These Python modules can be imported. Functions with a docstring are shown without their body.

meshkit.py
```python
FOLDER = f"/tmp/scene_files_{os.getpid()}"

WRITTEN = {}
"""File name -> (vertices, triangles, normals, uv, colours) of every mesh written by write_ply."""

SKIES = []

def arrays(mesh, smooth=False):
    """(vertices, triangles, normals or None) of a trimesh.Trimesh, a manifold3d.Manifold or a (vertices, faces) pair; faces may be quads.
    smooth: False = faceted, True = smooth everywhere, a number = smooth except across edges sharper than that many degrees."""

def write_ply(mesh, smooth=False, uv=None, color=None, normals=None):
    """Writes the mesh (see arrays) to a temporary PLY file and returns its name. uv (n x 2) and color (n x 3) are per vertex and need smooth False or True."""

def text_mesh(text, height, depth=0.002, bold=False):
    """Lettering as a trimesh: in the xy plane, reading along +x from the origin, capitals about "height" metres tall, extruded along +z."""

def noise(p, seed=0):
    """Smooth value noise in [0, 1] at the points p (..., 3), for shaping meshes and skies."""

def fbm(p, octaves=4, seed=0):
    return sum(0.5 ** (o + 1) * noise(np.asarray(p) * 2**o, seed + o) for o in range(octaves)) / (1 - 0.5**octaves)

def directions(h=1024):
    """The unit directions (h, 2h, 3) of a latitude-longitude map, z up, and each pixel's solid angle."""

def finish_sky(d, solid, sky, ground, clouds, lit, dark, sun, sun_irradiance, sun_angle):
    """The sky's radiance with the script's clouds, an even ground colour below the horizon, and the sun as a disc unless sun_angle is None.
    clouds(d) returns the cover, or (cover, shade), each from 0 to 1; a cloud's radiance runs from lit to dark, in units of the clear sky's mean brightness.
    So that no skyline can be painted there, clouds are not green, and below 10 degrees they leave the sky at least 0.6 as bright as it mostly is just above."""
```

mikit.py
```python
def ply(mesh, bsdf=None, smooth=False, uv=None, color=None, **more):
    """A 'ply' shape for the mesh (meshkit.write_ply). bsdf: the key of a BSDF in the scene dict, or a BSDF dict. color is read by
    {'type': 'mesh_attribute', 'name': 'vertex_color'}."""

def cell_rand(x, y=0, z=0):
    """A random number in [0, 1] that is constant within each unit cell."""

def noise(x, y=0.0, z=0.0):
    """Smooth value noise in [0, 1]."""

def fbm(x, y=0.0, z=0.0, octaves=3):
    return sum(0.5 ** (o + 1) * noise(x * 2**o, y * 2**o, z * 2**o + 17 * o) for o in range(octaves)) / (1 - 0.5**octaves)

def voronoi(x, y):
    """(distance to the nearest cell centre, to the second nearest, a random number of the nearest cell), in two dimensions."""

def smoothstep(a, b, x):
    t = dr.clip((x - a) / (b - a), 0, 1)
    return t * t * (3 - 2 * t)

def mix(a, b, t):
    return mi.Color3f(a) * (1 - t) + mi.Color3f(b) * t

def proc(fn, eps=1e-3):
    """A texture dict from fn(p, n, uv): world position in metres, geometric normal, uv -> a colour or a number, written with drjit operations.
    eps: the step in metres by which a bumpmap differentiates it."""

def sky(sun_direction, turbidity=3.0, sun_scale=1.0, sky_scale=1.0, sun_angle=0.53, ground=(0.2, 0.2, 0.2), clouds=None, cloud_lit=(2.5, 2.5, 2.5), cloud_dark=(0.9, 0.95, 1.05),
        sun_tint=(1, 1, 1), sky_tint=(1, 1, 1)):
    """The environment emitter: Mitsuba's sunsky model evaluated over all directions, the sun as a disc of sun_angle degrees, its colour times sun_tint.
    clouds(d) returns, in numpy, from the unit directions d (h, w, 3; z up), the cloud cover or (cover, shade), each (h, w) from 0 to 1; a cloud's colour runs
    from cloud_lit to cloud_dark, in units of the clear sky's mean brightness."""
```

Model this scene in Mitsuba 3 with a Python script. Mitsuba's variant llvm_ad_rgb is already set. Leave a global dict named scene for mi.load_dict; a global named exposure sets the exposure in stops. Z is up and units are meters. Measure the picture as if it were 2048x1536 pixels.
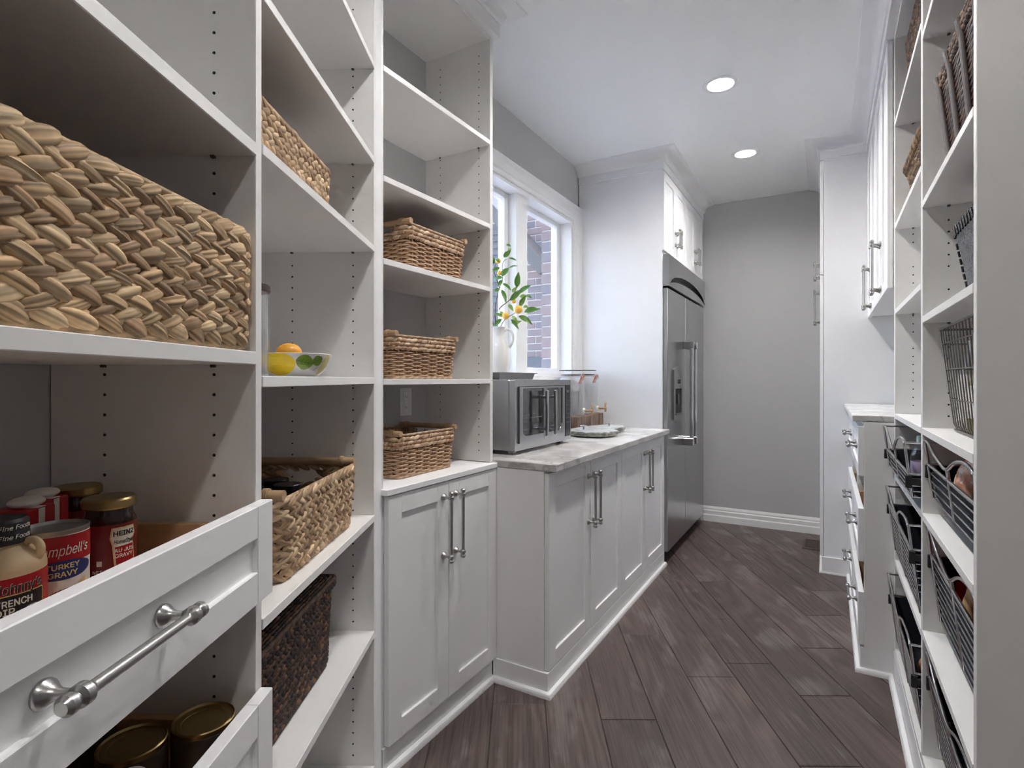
import math, random
import numpy as np, trimesh, mitsuba as mi, drjit as dr
import mikit, meshkit
from shapely.geometry import Polygon, box as sbox
from mikit import proc, noise, fbm, smoothstep, mix, cell_rand
rnd = random.Random(7); R = np.random.default_rng(7)
scene, labels = {'type': 'scene'}, {}
ST = mi.ScalarTransform4f
# ------------------------------------------------------------------ camera, sky, exposure
F, CX, CY, EYE = 1087.0, 1024.0, 759.0, 1.234
TH = math.atan((1655 - CX) / F)                       # hall direction is 30 degrees right of the view axis
PHI = math.atan((1041 - CX) / F)
ALPHA = TH - PHI                                      # the near shelving wall is angled to the hall
scene['camera'] = {'type': 'perspective', 'fov': 2 * math.degrees(math.atan(1024 / F)), 'fov_axis': 'x', 'near_clip': 0.02, 'far_clip': 200,
                   'principal_point_offset_y': (768 - CY) / 1536,
                   'to_world': ST().look_at(origin=[0, 0, EYE], target=[-math.sin(TH), math.cos(TH), EYE], up=[0, 0, 1])}
exposure = 1.52
scene['sky'] = mikit.sky([0.5, 0.25, 0.8], turbidity=3.5, sun_scale=0.6, sky_scale=12.0, sky_tint=(1.34, 1.02, 0.78), ground=(0.3, 0.3, 0.3))
LAMP = 138.0
CEIL = 2.755

# ------------------------------------------------------------------ materials
def mat(name, d):
    scene[name] = d
    return name
def rgb(*c): return {'type': 'rgb', 'value': list(c)}
def srgb(r, g, b):
    return [((v / 255) / 12.92 if v / 255 < .04045 else ((v / 255 + .055) / 1.055) ** 2.4) for v in (r, g, b)]
def pr(name, col, rough=.5, metallic=0., spec=.5, **k):
    c = col if isinstance(col, dict) else rgb(*col)
    return mat(name, {'type': 'twosided', 'b': {'type': 'principled', 'base_color': c, 'roughness': rough, 'metallic': metallic, 'specular': spec, **k}})
pr('m_white', (.80, .80, .81), .38)
pr('m_white_paint', (.82, .82, .825), .45)
pr('m_laminate', (.77, .762, .75), .34)
pr('m_ceiling', (.86, .875, .88), .5)
pr('m_wall', (.47, .47, .475), .7)
pr('m_hole', (.02, .018, .016), .8)
pr('m_black', (.012, .012, .014), .45)
pr('m_black_fabric', (.012, .014, .022), .85)
pr('m_dark_grey', (.06, .06, .065), .4)
pr('m_dark_glass', (.02, .022, .026), .12)
pr('m_chrome', (.75, .75, .77), .12, 1.)
pr('m_nickel', (.47, .46, .445), .28, 1.)
pr('m_steel', (.50, .50, .51), .24, 1.)
pr('m_steel_dark', (.30, .30, .31), .32, 1.)
pr('m_brass', (.78, .52, .28), .25, 1.)
pr('m_gold_lid', (.36, .265, .12), .32, 1.)
pr('m_tin', (.45, .44, .42), .35, 1.)
pr('m_red', (.36, .012, .02), .35)
pr('m_red_dark', (.16, .012, .016), .35)
pr('m_blue', (.02, .03, .16), .4)
pr('m_label_white', (.72, .69, .65), .5)
pr('m_gravy', (.30, .10, .035), .6)
pr('m_letter_gold', (.62, .5, .2), .5)
pr('m_letter_black', (.01, .01, .01), .6)
pr('m_jug', (.58, .42, .25), .5)
pr('m_jar_dark', (.022, .010, .007), .1)
pr('m_porcelain', (.82, .81, .79), .12)
pr('m_yellow', (.82, .58, .02), .2)
pr('m_leaf_paint', (.17, .27, .035), .25)
pr('m_leaf_paint_dark', (.05, .10, .03), .25)
pr('m_cream', (.75, .66, .25), .25)
pr('m_orange', (.78, .36, .035), .4)
pr('m_orange_pale', (.85, .50, .08), .45)
pr('m_stem', (.10, .065, .035), .8)
pr('m_leaf', (.075, .19, .025), .35)
pr('m_leaf_light', (.20, .34, .06), .4)
pr('m_tan_plastic', (.70, .45, .25), .3)
pr('m_copper_foil', (.55, .20, .12), .22, .5)
pr('m_red_foil', (.42, .02, .025), .2, .3)
pr('m_white_plastic', (.8, .8, .8), .3)
pr('m_felt', (.16, .165, .175), .95)
pr('m_soil_blue', (.055, .07, .10), .5)
pr('m_mortar', (.55, .53, .53), .9)
pr('m_bronze', (.05, .035, .028), .5)
mat('m_glass_pane', {'type': 'thindielectric'})
mat('m_glass', {'type': 'thindielectric', 'int_ior': 1.45})
mat('m_clear_plastic', {'type': 'thindielectric', 'int_ior': 1.4})
mat('m_vcol', {'type': 'twosided', 'b': {'type': 'principled', 'base_color': {'type': 'mesh_attribute', 'name': 'vertex_color'}, 'roughness': .6, 'specular': .35}})
mat('m_vcol_gloss', {'type': 'twosided', 'b': {'type': 'principled', 'base_color': {'type': 'mesh_attribute', 'name': 'vertex_color'}, 'roughness': .3, 'specular': .5}})
ca, sa = math.cos(ALPHA), math.sin(ALPHA)
def floor_tex(seed, dark):
    def fn(p, n, uv):
        x = p.x * ca + p.y * sa; y = -p.x * sa + p.y * ca
        wob = fbm(x * 5 + seed * 9.1, y * 1.1, 2.3 + seed, 3)
        rings = dr.sin((x * 10 + wob * 5.5 + seed) * 11)
        fine = fbm(x * 210, y * 7 + seed * 3, seed, 3)
        blot = fbm(x * 4 + seed, y * 3, 9.1 + seed, 3)
        scuff = smoothstep(.56, .75, fbm(x * 14, y * 5, 4.4 + seed, 4))
        v = .76 + .16 * rings * smoothstep(.38, .62, blot) + .75 * (fine - .5) + .6 * (blot - .5)
        c = mi.Color3f(*[k * dark for k in (.104, .075, .069)]) * dr.maximum(v, .25)
        return mix(c, (.20, .175, .17), scuff * .42 * fine * 1.6)
    return fn
for i, dk in enumerate((.9, .97, 1.04, 1.12)):
    pr('m_plank_%d' % i, proc(floor_tex(i * 1.7 + .4, dk)), .42)
pr('m_grout', (.05, .043, .04), .9)
def stone_tex(p, n, uv):
    a = fbm(p.x * 9, p.y * 9, p.z * 9, 4)
    v = dr.abs(fbm(p.x * 13 + a * 2, p.y * 13, p.z * 13 + 5, 4) - .5)
    vein = smoothstep(.07, .0, v) * smoothstep(.35, .6, fbm(p.x * 4, p.y * 4, p.z * 4 + 3, 2))
    c = mix((.58, .565, .55), (.42, .41, .40), smoothstep(.38, .68, a))
    return mix(c, (.24, .225, .21), vein * .55)
pr('m_stone', proc(stone_tex), .12)
def board_tex(p, n, uv):
    a = fbm(p.x * 25, p.y * 25, p.z * 25, 4)
    side = smoothstep(.7, .4, dr.abs(n.z))
    c = mix((.48, .49, .49), (.36, .38, .38), smoothstep(.4, .6, a))
    return mix(c, mix((.30, .28, .24), (.12, .13, .10), smoothstep(.42, .6, a)), side)
pr('m_board', proc(board_tex), .2)
def wood_tex(p, n, uv):
    g = fbm(p.x * 30, p.y * 30, p.z * 3.5, 3)
    return mix((.20, .13, .09), (.075, .048, .036), smoothstep(.35, .68, g))
pr('m_wood_dark', proc(wood_tex), .55)
def maple_tex(p, n, uv):
    g = fbm(p.x * 6, p.y * 6, p.z * 90, 3)
    return mix((.52, .34, .19), (.42, .26, .135), g)
pr('m_maple', proc(maple_tex), .45)
def dowel_tex(p, n, uv):
    g = fbm(p.x * 60, p.y * 60, p.z * 60, 3)
    return mix((.50, .33, .19), (.34, .21, .12), g)
pr('m_dowel', proc(dowel_tex), .55)
def felt_tex(p, n, uv):
    g = noise(p.x * 260, p.y * 260, p.z * 260); h2 = noise(p.x * 90, p.y * 90, p.z * 90)
    return mi.Color3f(.105, .108, .118) * (.25 + 1.1 * g + .5 * h2)
pr('m_felt_speckle', proc(felt_tex), .95)
def bag_tex(p, n, uv):
    g = fbm(p.x * 30, p.y * 30, p.z * 30, 3); w = fbm(p.x * 55, p.y * 55, p.z * 55 + 9, 3)
    c = mix((.50, .16, .09), (.58, .34, .24), smoothstep(.4, .6, g))
    c = mix(c, (.70, .66, .62), smoothstep(.56, .62, w))
    return mix(c, (.06, .16, .05), smoothstep(.74, .78, fbm(p.x * 60 + 4, p.y * 60, p.z * 60, 2)))
pr('m_snack_bag', proc(bag_tex), .25)
BRICKM = []
for i, c in enumerate([(.19, .155, .165), (.22, .165, .17), (.17, .152, .175), (.235, .17, .17)]):
    BRICKM.append(pr('m_brick_%d' % i, c, .9))
scene['m_lamp'] = {'type': 'diffuse', 'reflectance': rgb(.8, .8, .8)}

# ------------------------------------------------------------------ mesh helpers
def rotz(a, t=(0, 0, 0)):
    m = np.eye(4); c, s = math.cos(a), math.sin(a); m[:2, :2] = [[c, -s], [s, c]]; m[:3, 3] = t
    return m
def tr(x, y, z): m = np.eye(4); m[:3, 3] = (x, y, z); return m
def rot(axis, deg): return trimesh.transformations.rotation_matrix(math.radians(deg), axis)
TM, TA = np.eye(4), rotz(ALPHA)
A2M = lambda x, y: (x * ca - y * sa, x * sa + y * ca)
def TMf(m): return trimesh.Trimesh(m[0], m[1], process=False)
def cat(ms): return trimesh.util.concatenate([m for m in ms if m is not None])
def bx(x0, x1, y0, y1, z0, z1, c=.0012):
    x0, x1 = sorted((x0, x1)); y0, y1 = sorted((y0, y1)); z0, z1 = sorted((z0, z1))
    c = min(c, (x1 - x0) * .3, (y1 - y0) * .3, (z1 - z0) * .3)
    if c <= 0:
        return trimesh.creation.box(bounds=[[x0, y0, z0], [x1, y1, z1]])
    P = []
    for sx in (0, 1):
        for sy in (0, 1):
            for sz in (0, 1):
                p = np.array([(x0, x1)[sx], (y0, y1)[sy], (z0, z1)[sz]]); d = np.array([1 - 2 * sx, 1 - 2 * sy, 1 - 2 * sz]) * c
                for k in range(3):
                    q = p + d; q[k] = p[k]; P.append(q)
    return trimesh.Trimesh(np.array(P), trimesh.convex.convex_hull(np.array(P)).faces if False else None) if False else trimesh.convex.convex_hull(np.array(P))
def ext(poly, h, z=0.):
    m = cat([trimesh.creation.extrude_polygon(g, h, engine='earcut') for g in getattr(poly, 'geoms', [poly])]); m.apply_translation([0, 0, z]); return m
def lathe(prof, n=24):
    prof = np.array(prof, float); a = np.arange(n) * 2 * math.pi / n
    V = np.stack([prof[:, None, 0] * np.cos(a), prof[:, None, 0] * np.sin(a), np.repeat(prof[:, 1:2], n, 1)], -1).reshape(-1, 3)
    i, j = np.meshgrid(np.arange(len(prof) - 1), np.arange(n), indexing='ij'); k = (j + 1) % n
    f1 = np.stack([i * n + j, i * n + k, (i + 1) * n + k], -1).reshape(-1, 3); f2 = np.stack([i * n + j, (i + 1) * n + k, (i + 1) * n + j], -1).reshape(-1, 3)
    m = trimesh.Trimesh(V, np.vstack([f1, f2]), process=False); m.update_faces(m.nondegenerate_faces()); return m
def tube(P, r, n=6, closed=False, cap=True):
    P = np.asarray(P, float); N = len(P)
    t = (np.roll(P, -1, 0) - np.roll(P, 1, 0)) if closed else np.gradient(P, axis=0)
    t /= np.linalg.norm(t, axis=1, keepdims=True) + 1e-12
    up = np.array([0, 0, 1.]) if np.mean(np.abs(t[:, 2])) < .8 else np.array([1., 0, 0])
    a = np.zeros_like(P); a[0] = np.cross(t[0], up); a[0] /= np.linalg.norm(a[0]) + 1e-12
    for i in range(1, N):
        v = a[i - 1] - t[i] * np.dot(a[i - 1], t[i]); a[i] = v / (np.linalg.norm(v) + 1e-12)
    b = np.cross(t, a); ang = np.arange(n) * 2 * math.pi / n
    rr = np.broadcast_to(np.asarray(r, float), (N,))[:, None, None]
    V = (P[:, None] + rr * (np.cos(ang)[None, :, None] * a[:, None] + np.sin(ang)[None, :, None] * b[:, None])).reshape(-1, 3)
    M = N if closed else N - 1
    i, j = np.meshgrid(np.arange(M), np.arange(n), indexing='ij'); k = (j + 1) % n; i2 = (i + 1) % N
    Fc = [np.stack([i * n + j, i2 * n + k, i * n + k], -1).reshape(-1, 3), np.stack([i * n + j, i2 * n + j, i2 * n + k], -1).reshape(-1, 3)]
    if cap and not closed:
        q = np.arange(1, n - 1)
        Fc += [np.stack([0 * q, q, q + 1], -1), np.stack([0 * q, q + 1, q], -1) + (N - 1) * n]
    return trimesh.Trimesh(V, np.vstack(Fc), process=False)
def spline(P, n=40, closed=False):
    from scipy.interpolate import CubicSpline
    P = np.asarray(P, float)
    if closed: P = np.vstack([P, P[:1]])
    d = np.r_[0, np.cumsum(np.linalg.norm(np.diff(P, axis=0), axis=1))]
    s = CubicSpline(d, P, bc_type='periodic' if closed else 'not-a-knot' if len(P) > 3 else 'natural')
    return s(np.linspace(0, d[-1], n + (1 if closed else 0)))[:n]
def sweep(path, prof):
    """Profile [(outward, z)] swept along an xy path with mitred corners; outward is to the right of the path."""
    path = np.array(path, float); d = np.diff(path, axis=0); d /= np.linalg.norm(d, axis=1, keepdims=True)
    nr = np.stack([d[:, 1], -d[:, 0]], -1); V = []
    for i, p in enumerate(path):
        if i == 0: m = nr[0]
        elif i == len(path) - 1: m = nr[-1]
        else:
            m = nr[i - 1] + nr[i]; m /= np.dot(m, m) / 2
        V += [[*(p + m * o), z] for o, z in prof]
    n = len(prof); Fc = []
    for i in range(len(path) - 1):
        for j in range(n):
            k = (j + 1) % n; a, b, c, e = i * n + j, i * n + k, (i + 1) * n + k, (i + 1) * n + j
            Fc += [[a, b, c], [a, c, e]]
    pv, pf = trimesh.creation.triangulate_polygon(Polygon(prof), engine='earcut')
    idx = [int(np.argmin(np.sum((np.array(prof) - q) ** 2, 1))) for q in pv]
    for t in pf:
        q = [idx[x] for x in t]; Fc += [q[::-1], [x + (len(path) - 1) * n for x in q]]
    m = trimesh.Trimesh(V, Fc, process=False); m.fix_normals(); return m
used = {}
def N(k):
    n = used.get(k, 0); used[k] = n + 1
    return k if n == 0 else '%s_%03d' % (k, n)
def add(key, mesh, bsdf, smooth=False, T=None, color=None):
    m = mesh
    if T is not None: m = mesh.copy(); m.apply_transform(T)
    if np.linalg.det((T if T is not None else np.eye(4))[:3, :3]) < 0: m.invert()
    scene[key] = mikit.ply(m, bsdf, smooth=smooth, color=color)
    return key
def part(parent, name, mesh, bsdf, smooth=False, T=None, color=None, label=None, kind=None):
    k = N(parent + '__' + name); add(k, mesh, bsdf, smooth, T, color)
    if label or kind: labels[k] = {a: b for a, b in (('label', label), ('kind', kind)) if b}
    return k
def thing(name, label, category, group=None):
    k = N(name); labels[k] = {'label': label, 'category': category}
    if group: labels[k]['group'] = group
    return k
def struct(name, mesh, bsdf, smooth=False, T=None, label=None):
    k = N(name); add(k, mesh, bsdf, smooth, T); labels[k] = {'kind': 'structure'}
    if label: labels[k]['label'] = label
    return k

# ------------------------------------------------------------------ room shell
XW, XR, YB = -1.56, .59, 4.97
c1 = (XW, (XW - (-.77) * ca) / -sa)                     # meeting line of the angled wall and the window wall
cA = (-.77, c1[1]); c1 = A2M(*cA)
xrA, yrA = XR * ca + 1.1 * sa, -XR * sa + 1.1 * ca
rear = -2.3
outline = [A2M(-.77, rear), c1, (XW, YB), (XR, YB), (XR, 1.1), A2M(xrA, rear)]
room = Polygon(outline)
LAMPS = [(-.478, 3.951), (-.477, 2.962), (-.476, 1.973), (-.476, .985), A2M(.25, -.75)]
from shapely.geometry import Point, LineString
from shapely import affinity, union_all
struct('ceiling', ext(room.buffer(.15, join_style=2).difference(union_all([Point(*q).buffer(.066, 24) for q in LAMPS])), .1, CEIL), 'm_ceiling')
struct('floor', ext(room.buffer(.1, join_style=2), .05, -.054), 'm_grout')
roomA = Polygon([(p[0] * ca + p[1] * sa, -p[0] * sa + p[1] * ca) for p in outline]).buffer(-.002)
joints = {-2: [2.066], 0: [1.98], 1: [2.64], 2: [2.27], 3: [1.75, 2.38, 2.82], 4: [2.14], 5: [2.52], 6: [2.87, 3.89], -1: [1.45], -3: [1.1], 7: [3.2], 8: [2.55], 9: [3.0]}
for k in range(-7, 12):
    x0 = .2925 + .1995 * k
    js = sorted(joints.get(k, [1.6 + .37 * (k % 3)]))
    js = [js[0] - 1.2 * i for i in range(4, 0, -1)] + js + [js[-1] + 1.2 * i for i in range(1, 5)]
    for y0, y1 in zip(js[:-1], js[1:]):
        g = sbox(x0 + .0015, y0 + .0015, x0 + .198, y1 - .0015).intersection(roomA)
        if g.is_empty or g.area < .002: continue
        for q in getattr(g, 'geoms', [g]):
            if q.area < .002: continue
            top = np.array(q.buffer(-.0015, join_style=2).exterior.coords)[:-1]; bot = np.array(q.exterior.coords)[:-1]
            lift = rnd.uniform(-.0004, .0004)
            pts = np.vstack([np.c_[bot, np.full(len(bot), -.005)], np.c_[bot, np.full(len(bot), -.0014 + lift)], np.c_[top, np.full(len(top), lift)]])
            part('floor', 'plank', trimesh.convex.convex_hull(pts), 'm_plank_%d' % rnd.randrange(4), T=TA)
def wallseg(name, p, q, z0=-.05, z1=CEIL + .05, th=.12, m='m_wall'):
    p, q = np.array(p), np.array(q); d = (q - p) / np.linalg.norm(q - p); nrm = np.array([-d[1], d[0]])
    pts = [p, q, q + nrm * th, p + nrm * th]
    return struct(name, ext(Polygon(pts), z1 - z0, z0), m)
OY0, OY1, OZ0, OZ1, WT = 2.19, 3.54, 1.25, 2.36, .15
struct('wall_left', cat([bx(XW - WT, XW, c1[1] - .1, OY0, -.05, CEIL, 0), bx(XW - WT, XW, OY1, YB + .1, -.05, CEIL, 0), bx(XW - WT, XW, OY0, OY1, -.05, OZ0, 0), bx(XW - WT, XW, OY0, OY1, OZ1, CEIL, 0)]), 'm_wall')
wallseg('wall_back', (XW - .1, YB), (XR + .1, YB))
wallseg('wall_right', (XR, YB + .1), (XR, 1.1))
wallseg('wall_right_angled', (XR, 1.1), A2M(xrA, rear))
wallseg('wall_rear', A2M(xrA + .1, rear), A2M(-.87, rear))
wallseg('wall_left_angled', A2M(-.77, rear), A2M(-.77, cA[1]))
# back baseboard
bprof = [(0, 0), (.016, 0), (.016, .055), (.012, .062), (.012, .093), (.007, .1), (.007, .112), (0, .132)]
struct('baseboard_back', sweep([(-.99, YB), (-.035, YB)], [(o, z) for o, z in bprof]), 'm_white_paint')
# crown mouldings
def crown(h=.068, p=.085):
    pts = [(0, 0), (.006, 0), (.010, .006)]
    for i in range(9):
        a = i / 8 * math.pi / 2
        pts.append((.012 + (p - .02) * (1 - math.cos(a)), .010 + (h - .018) * math.sin(a)))
    return pts + [(p - .004, h - .008), (p, h - .004), (p, h + .002), (0, h + .002)]
def crown_at(path, z=CEIL - .068):
    return sweep(path, [(o, z + q) for o, q in crown()])
bendT = (-1.195 - (-.43) * ca) / -sa
bend = A2M(-.43, bendT)
nb = (bend[0] + .03 * .97, bend[1] + 0.0)
struct('trim_1', crown_at([A2M(-.40, -.5), A2M(-.40, bendT + .0), (-1.165, 1.905), (XW, 1.905)]), 'm_white_paint', 30)
struct('trim_2', crown_at([(XW, 3.63), (-.94, 3.63), (-.94, YB)]), 'm_white_paint', 30)
struct('trim_3', crown_at([(-.042, YB), (-.042, 3.99), (.205, 3.99), (.205, 1.27), (XR, 1.27)]), 'm_white_paint', 30)
# shoe mouldings along the plinths
shoe = [(0, 0), (.017, 0), (.017, .010), (.013, .018), (.006, .022), (0, .022)]
struct('trim_4', sweep([A2M(-.425, -.5), A2M(-.425, bendT), (-1.19, 1.893), (-.938, 1.893), (-.938, 3.64)], shoe), 'm_white_paint', 30)
struct('trim_5', sweep([(-.03, YB), (-.03, 4.005), (.118, 4.005), (.118, 2.725), (.233, 2.725), (.233, 1.26)], shoe), 'm_white_paint', 30)

# ------------------------------------------------------------------ lamps
for i, (x, y) in enumerate(LAMPS):
    k = thing('recessed_light', ['round white recessed ceiling light nearest the grey back wall', 'round white recessed ceiling light in front of the window bay', 'recessed ceiling light over the near end of the counter', 'recessed ceiling light over the tall shelves', 'recessed ceiling light behind the camera'][i], 'ceiling light', 'recessed lights in the ceiling')
    part(k, 'trim_ring', lathe([(.061, .03), (.0615, .002), (.066, -.004), (.086, -.004), (.09, -.001), (.09, .0), (.0655, .0), (.065, .034), (.061, .034), (.061, .03)], 40), 'm_white_paint', 30, tr(x, y, CEIL))
    kk = N(k + '__lens')
    d = trimesh.creation.cylinder(.0625, .003, sections=40); d.apply_translation([x, y, CEIL + .024])
    scene[kk] = mikit.ply(d, 'm_lamp', emitter={'type': 'area', 'radiance': rgb(LAMP, LAMP * .975, LAMP * .94)})
    labels[kk] = {'label': 'glowing white lens'}

# ------------------------------------------------------------------ cabinet parts
def pull(span, over=.012, r=.006, proj=.036):
    L = span / 2 + over
    bar = [(0, -L - .006)]
    def end(s):
        return [(.006, -L - .006), (.0095, -L - .002), (.0095, -L + .004), (.0065, -L + .007), (.0065, -L + .009), (.0105, -L + .012), (.0105, -L + .02), (.007, -L + .024), (r, -L + .027)]
    e = end(1); prof = [(0, -L - .006)] + e + [(a, -b) for a, b in e[::-1]] + [(0, L + .006)]
    m = [lathe(prof, 18)]; m[0].apply_translation([proj, 0, 0])
    for s in (-1, 1):
        p = lathe([(0, 0), (.0125, 0), (.0135, .003), (.0125, .006), (.009, .010), (.0055, .016), (.0048, .026), (.0062, proj)], 18)
        p.apply_transform(rot([0, 1, 0], 90)); p.apply_translation([0, 0, s * (L - .016)]); m.append(p)
    return cat(m)
PULL_V, PULL_D, PULL_S = pull(.215), pull(.165), pull(.095)
def handle(parent, T, kind='V', horizontal=False):
    m = {'V': PULL_V, 'D': PULL_D, 'S': PULL_S}[kind]
    if horizontal: T = T @ rot([1, 0, 0], 90)
    return part(parent, 'handle', m, 'm_nickel', 35, T, label='brushed nickel bar pull with turned ends')
def shaker(parent, T, W, H, th=.02, fw=.062, name='door', bs='m_white', low=None):
    """Front at local x = 0 facing +x, y from 0 to W, z from 0 to H."""
    k = N(parent + '__' + name); c = .0014
    fr = cat([bx(-th, 0, 0, fw, 0, H, c), bx(-th, 0, W - fw, W, 0, H, c), bx(-th, 0, fw, W - fw, 0, fw, c), bx(-th, 0, fw, W - fw, H - fw, H, c)])
    add(k, fr, bs, False, T)
    part(k, 'panel', bx(-th + .002, -.0085, fw - .004, W - fw + .004, fw - .004, H - fw + .004, 0), bs, False, T)
    return k
def holes(parent, T, x_list, z0, z1, step=.0327, skip=(), r=.0026):
    """Peg holes on a panel face at local y = 0 facing -y."""
    ms = []
    for x in x_list:
        for i in range(int((z1 - z0) / step)):
            z = z0 + i * step
            if any(abs(z - s) < .02 for s in skip): continue
            d = trimesh.creation.cylinder(r, .0012, sections=8); d.apply_transform(rot([1, 0, 0], 90)); d.apply_translation([x, 0, z]); ms.append(d)
    part(parent, 'peg_holes', cat(ms), 'm_hole', False, T, label='column of small dark shelf-peg holes', kind='stuff')
def pins(parent, T, x_list, y, zs):
    ms = [bx(x - .0035, x + .0035, y - .007, y, z - .0045, z, .0008) for x in x_list for z in zs]
    part(parent, 'shelf_pins', cat(ms), 'm_dark_grey', False, T, label='small pegs under the shelf ends', kind='stuff')

# ---- angled shelving, near bay (pull-out trays) and second bay
LAM = 'm_laminate'
XF, XBK = -.43, -.768
u1 = thing('shelving_unit', 'white open shelf bay nearest the camera with two low pull-out trays', 'shelving unit')
Y0a, Y1a, Y2a = .215, .876, 1.590
pk = part(u1, 'side_panel', bx(XBK, XF, Y0a - .022, Y0a, .0, 2.64), LAM, T=TA)
pk = part(u1, 'side_panel', bx(XBK, XF, Y1a, Y1a + .021, .0, 2.64), LAM, T=TA)
holes(pk, TA @ tr(0, Y1a, 0), [-.498, -.678], .13, 2.6, .0327, (1.61, 1.27))
for z in (1.618, 1.279, .10, 2.2, 2.635):
    part(u1, 'shelf', bx(XBK, XF + .002, Y0a, Y1a, z - .021, z), LAM, T=TA)
pins(u1, TA, [-.498, -.678], Y1a, [1.597, 1.258])
part(u1, 'plinth', bx(XF - .02, XF, Y0a - .02, Y1a + .02, 0, .08), 'm_white', T=TA)
part(u1, 'fascia', bx(XF, XF + .028, Y0a - .6, Y1a + .01, 2.635, CEIL - .06), 'm_white', T=TA)
for z1, fz in ((1.038, .955), (.730, .655), (.425, .35)):
    dk = shaker(u1, TA @ tr(XF + .024, Y0a - .01, z1 - .152), Y1a + .009 - Y0a + .01, .152, .021, .05, 'drawer')
    part(dk, 'box', cat([bx(XBK + .02, XF + .003, Y0a + .012, Y0a + .027, fz - .02, z1 - .032), bx(XBK + .02, XF + .003, Y1a - .027, Y1a - .012, fz - .02, z1 - .032), bx(XBK + .02, XBK + .035, Y0a + .027, Y1a - .027, fz - .02, z1 - .032), bx(XBK + .035, XF + .003, Y0a + .027, Y1a - .027, fz - .012, fz, 0)]), 'm_maple', T=TA, label='maple drawer box')
    handle(dk, TA @ tr(XF + .024 - .0085, .542, z1 - .076), 'D', True)
u2 = thing('shelving_unit', 'white open shelf bay between the pull-out trays and the two-door cabinet', 'shelving unit')
pk = part(u2, 'side_panel', bx(XBK, XF, Y2a, Y2a + .021, .0, 2.64), LAM, T=TA)
ZS2 = (2.165, 1.886, 1.627, 1.240, .836, .496, .10)
holes(pk, TA @ tr(0, Y2a, 0), [-.492, -.672], .13, 2.6, .0327, [z - .01 for z in ZS2])
for z in ZS2 + (2.635,):
    part(u2, 'shelf', bx(XBK, XF + .002, Y1a + .021, Y2a, z - .019, z), LAM, T=TA)
pins(u2, TA, [-.492, -.672], Y2a, [z - .019 for z in ZS2])
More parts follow.
